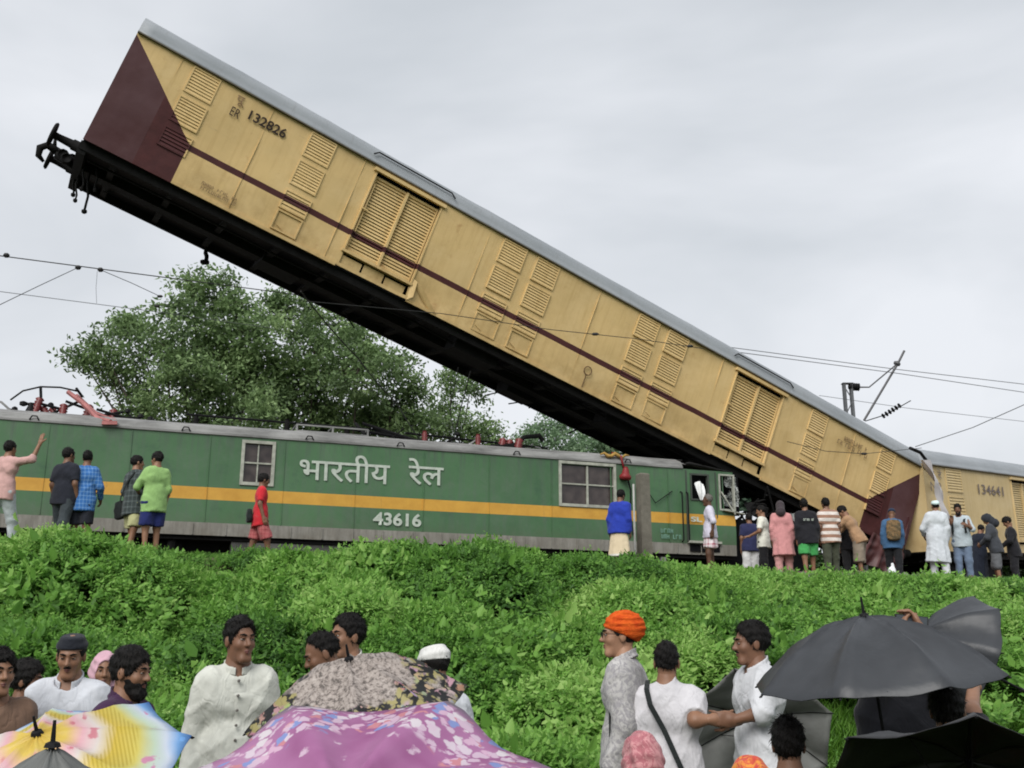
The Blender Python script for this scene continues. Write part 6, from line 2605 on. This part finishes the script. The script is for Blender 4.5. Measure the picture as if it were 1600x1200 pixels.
hx = Vector((.06, 0, 0))
F11 = (1040, 1000, 6.5, -.25)
p = fgp('balding person in white t-shirt with black sling bag, back turned', *F11, 'mid', R=(local(*F11, at(1086, 1126, 6.32)), local(*F11, hs - hx)), rh=(tuple(Matrix.Rotation(.25, 3, 'Z') @ Vector((1, .1, .1))), (0, 1, 0)), curl=(.45, .4))
p.hair('receding').top(cloth((.54, .53, .55)), 'short', -.2, e=.024).trousers(cloth((.05, .05, .06)))
strap(p, [(-.12, .03, .575), (-.115, -.09, .53), (-.09, -.135, .44), (-.01, -.15, .3), (.08, -.165, .1), (.15, -.16, -.05)], bag)
soft_bag(p, (.17, -.15, -.16), (.08, .05, .13), 'sling_bag', bag)
F12 = (1178, 968, 6.5, PI / 2 + .15)
p = fgp('person in white shirt in profile reaching out a hand', *F12, 'dark', extra=.018, L=(local(*F12, at(1188, 1113, 6.26)), local(*F12, hs + hx)), lh=(tuple(Matrix.Rotation(-(PI / 2 + .15), 3, 'Z') @ Vector((-1, -.1, .1))), (1, 0, 0)), curl=(.5, .45), head=(-.05, .05, 0))
p.face().hair('short', vol=.004).moustache().top(cloth((.55, .56, .58)), 'half', -.3, e=.03, collar='shirt').trousers(cloth((.03, .03, .035)))
p = fgp('person under a pink patterned head scarf, seen from behind at the bottom', 1003, 1140, 3.8, .1, 'mid')
p.headgear('scarf', cloth((.5, .24, .25), 'blotch', (.36, .13, .15), 2.2)).top(cloth((.4, .18, .2)), 'long', -.3)
p = fgp('person in red and orange head cloth at the bottom edge', 1172, 1178, 3.6, .3, 'mid')
p.headgear('scarf', cloth((.5, .07, .05), 'blotch', (.62, .25, .05), 1.2)).top(cloth((.35, .06, .05)), 'long', -.3)
p = fgp('person with thick black hair seen from behind, in front of the white shirt', 1229, 1114, 4.3, -.25, 'dark', extra=.025)
p.hair('full', vol=.004).top(cloth((.05, .045, .05)), 'short', -.15)
F16 = (1402, 1000, 5.0, -.1)
ph = at(1424, 974, 4.95)
p = fgp('person in black holding a phone up high behind the big black umbrella', *F16, 'mid', R=(local(*F16, at(1452, 1040, 4.95)), local(*F16, at(1442, 990, 4.93))), rh=((-.35, .2, 1), (-1, .2, 0)), L=(local(*F16, at(1375, 1050, 4.95)), local(*F16, at(1405, 995, 4.95))), lh=((.35, .2, 1), (1, .2, 0)), curl=(.6, .6))
p.hair('full').top(cloth((.006, .0065, .009)), 'short', -.2, e=.026)
mb = MB()
Mp = Matrix.Translation(ph) @ Matrix.Rotation(.1, 4, 'Y')
mb.box(-.078, .078, -.005, .005, -.037, .037, 0, Mp)
mb.box(-.072, .072, -.0062, -.0049, -.033, .033, 1, Mp)
o = mb.build('phone', [plain('phone_case', (.02, .02, .022), .4, .1), plain('phone_screen', (.05, .06, .07), .12, .1, 5, 0, .5, 0)])
tag(o, 'dark phone held up sideways above the big black umbrella', 'phone')
F17 = (1475, 1062, 4.35, -.5)
p = fgp('person with dark hair between the black umbrellas, holding the tilted one', *F17, 'mid', extra=.02, R=(local(*F17, at(1518, 1110, 4.5)), local(*F17, at(1522, 1062, 4.75))), rh=((-.3, .3, 1), (-1, 0, 0)), curl=(.9, .5))
p.hair('full').top(cloth((.02, .02, .025)), 'short', -.2)
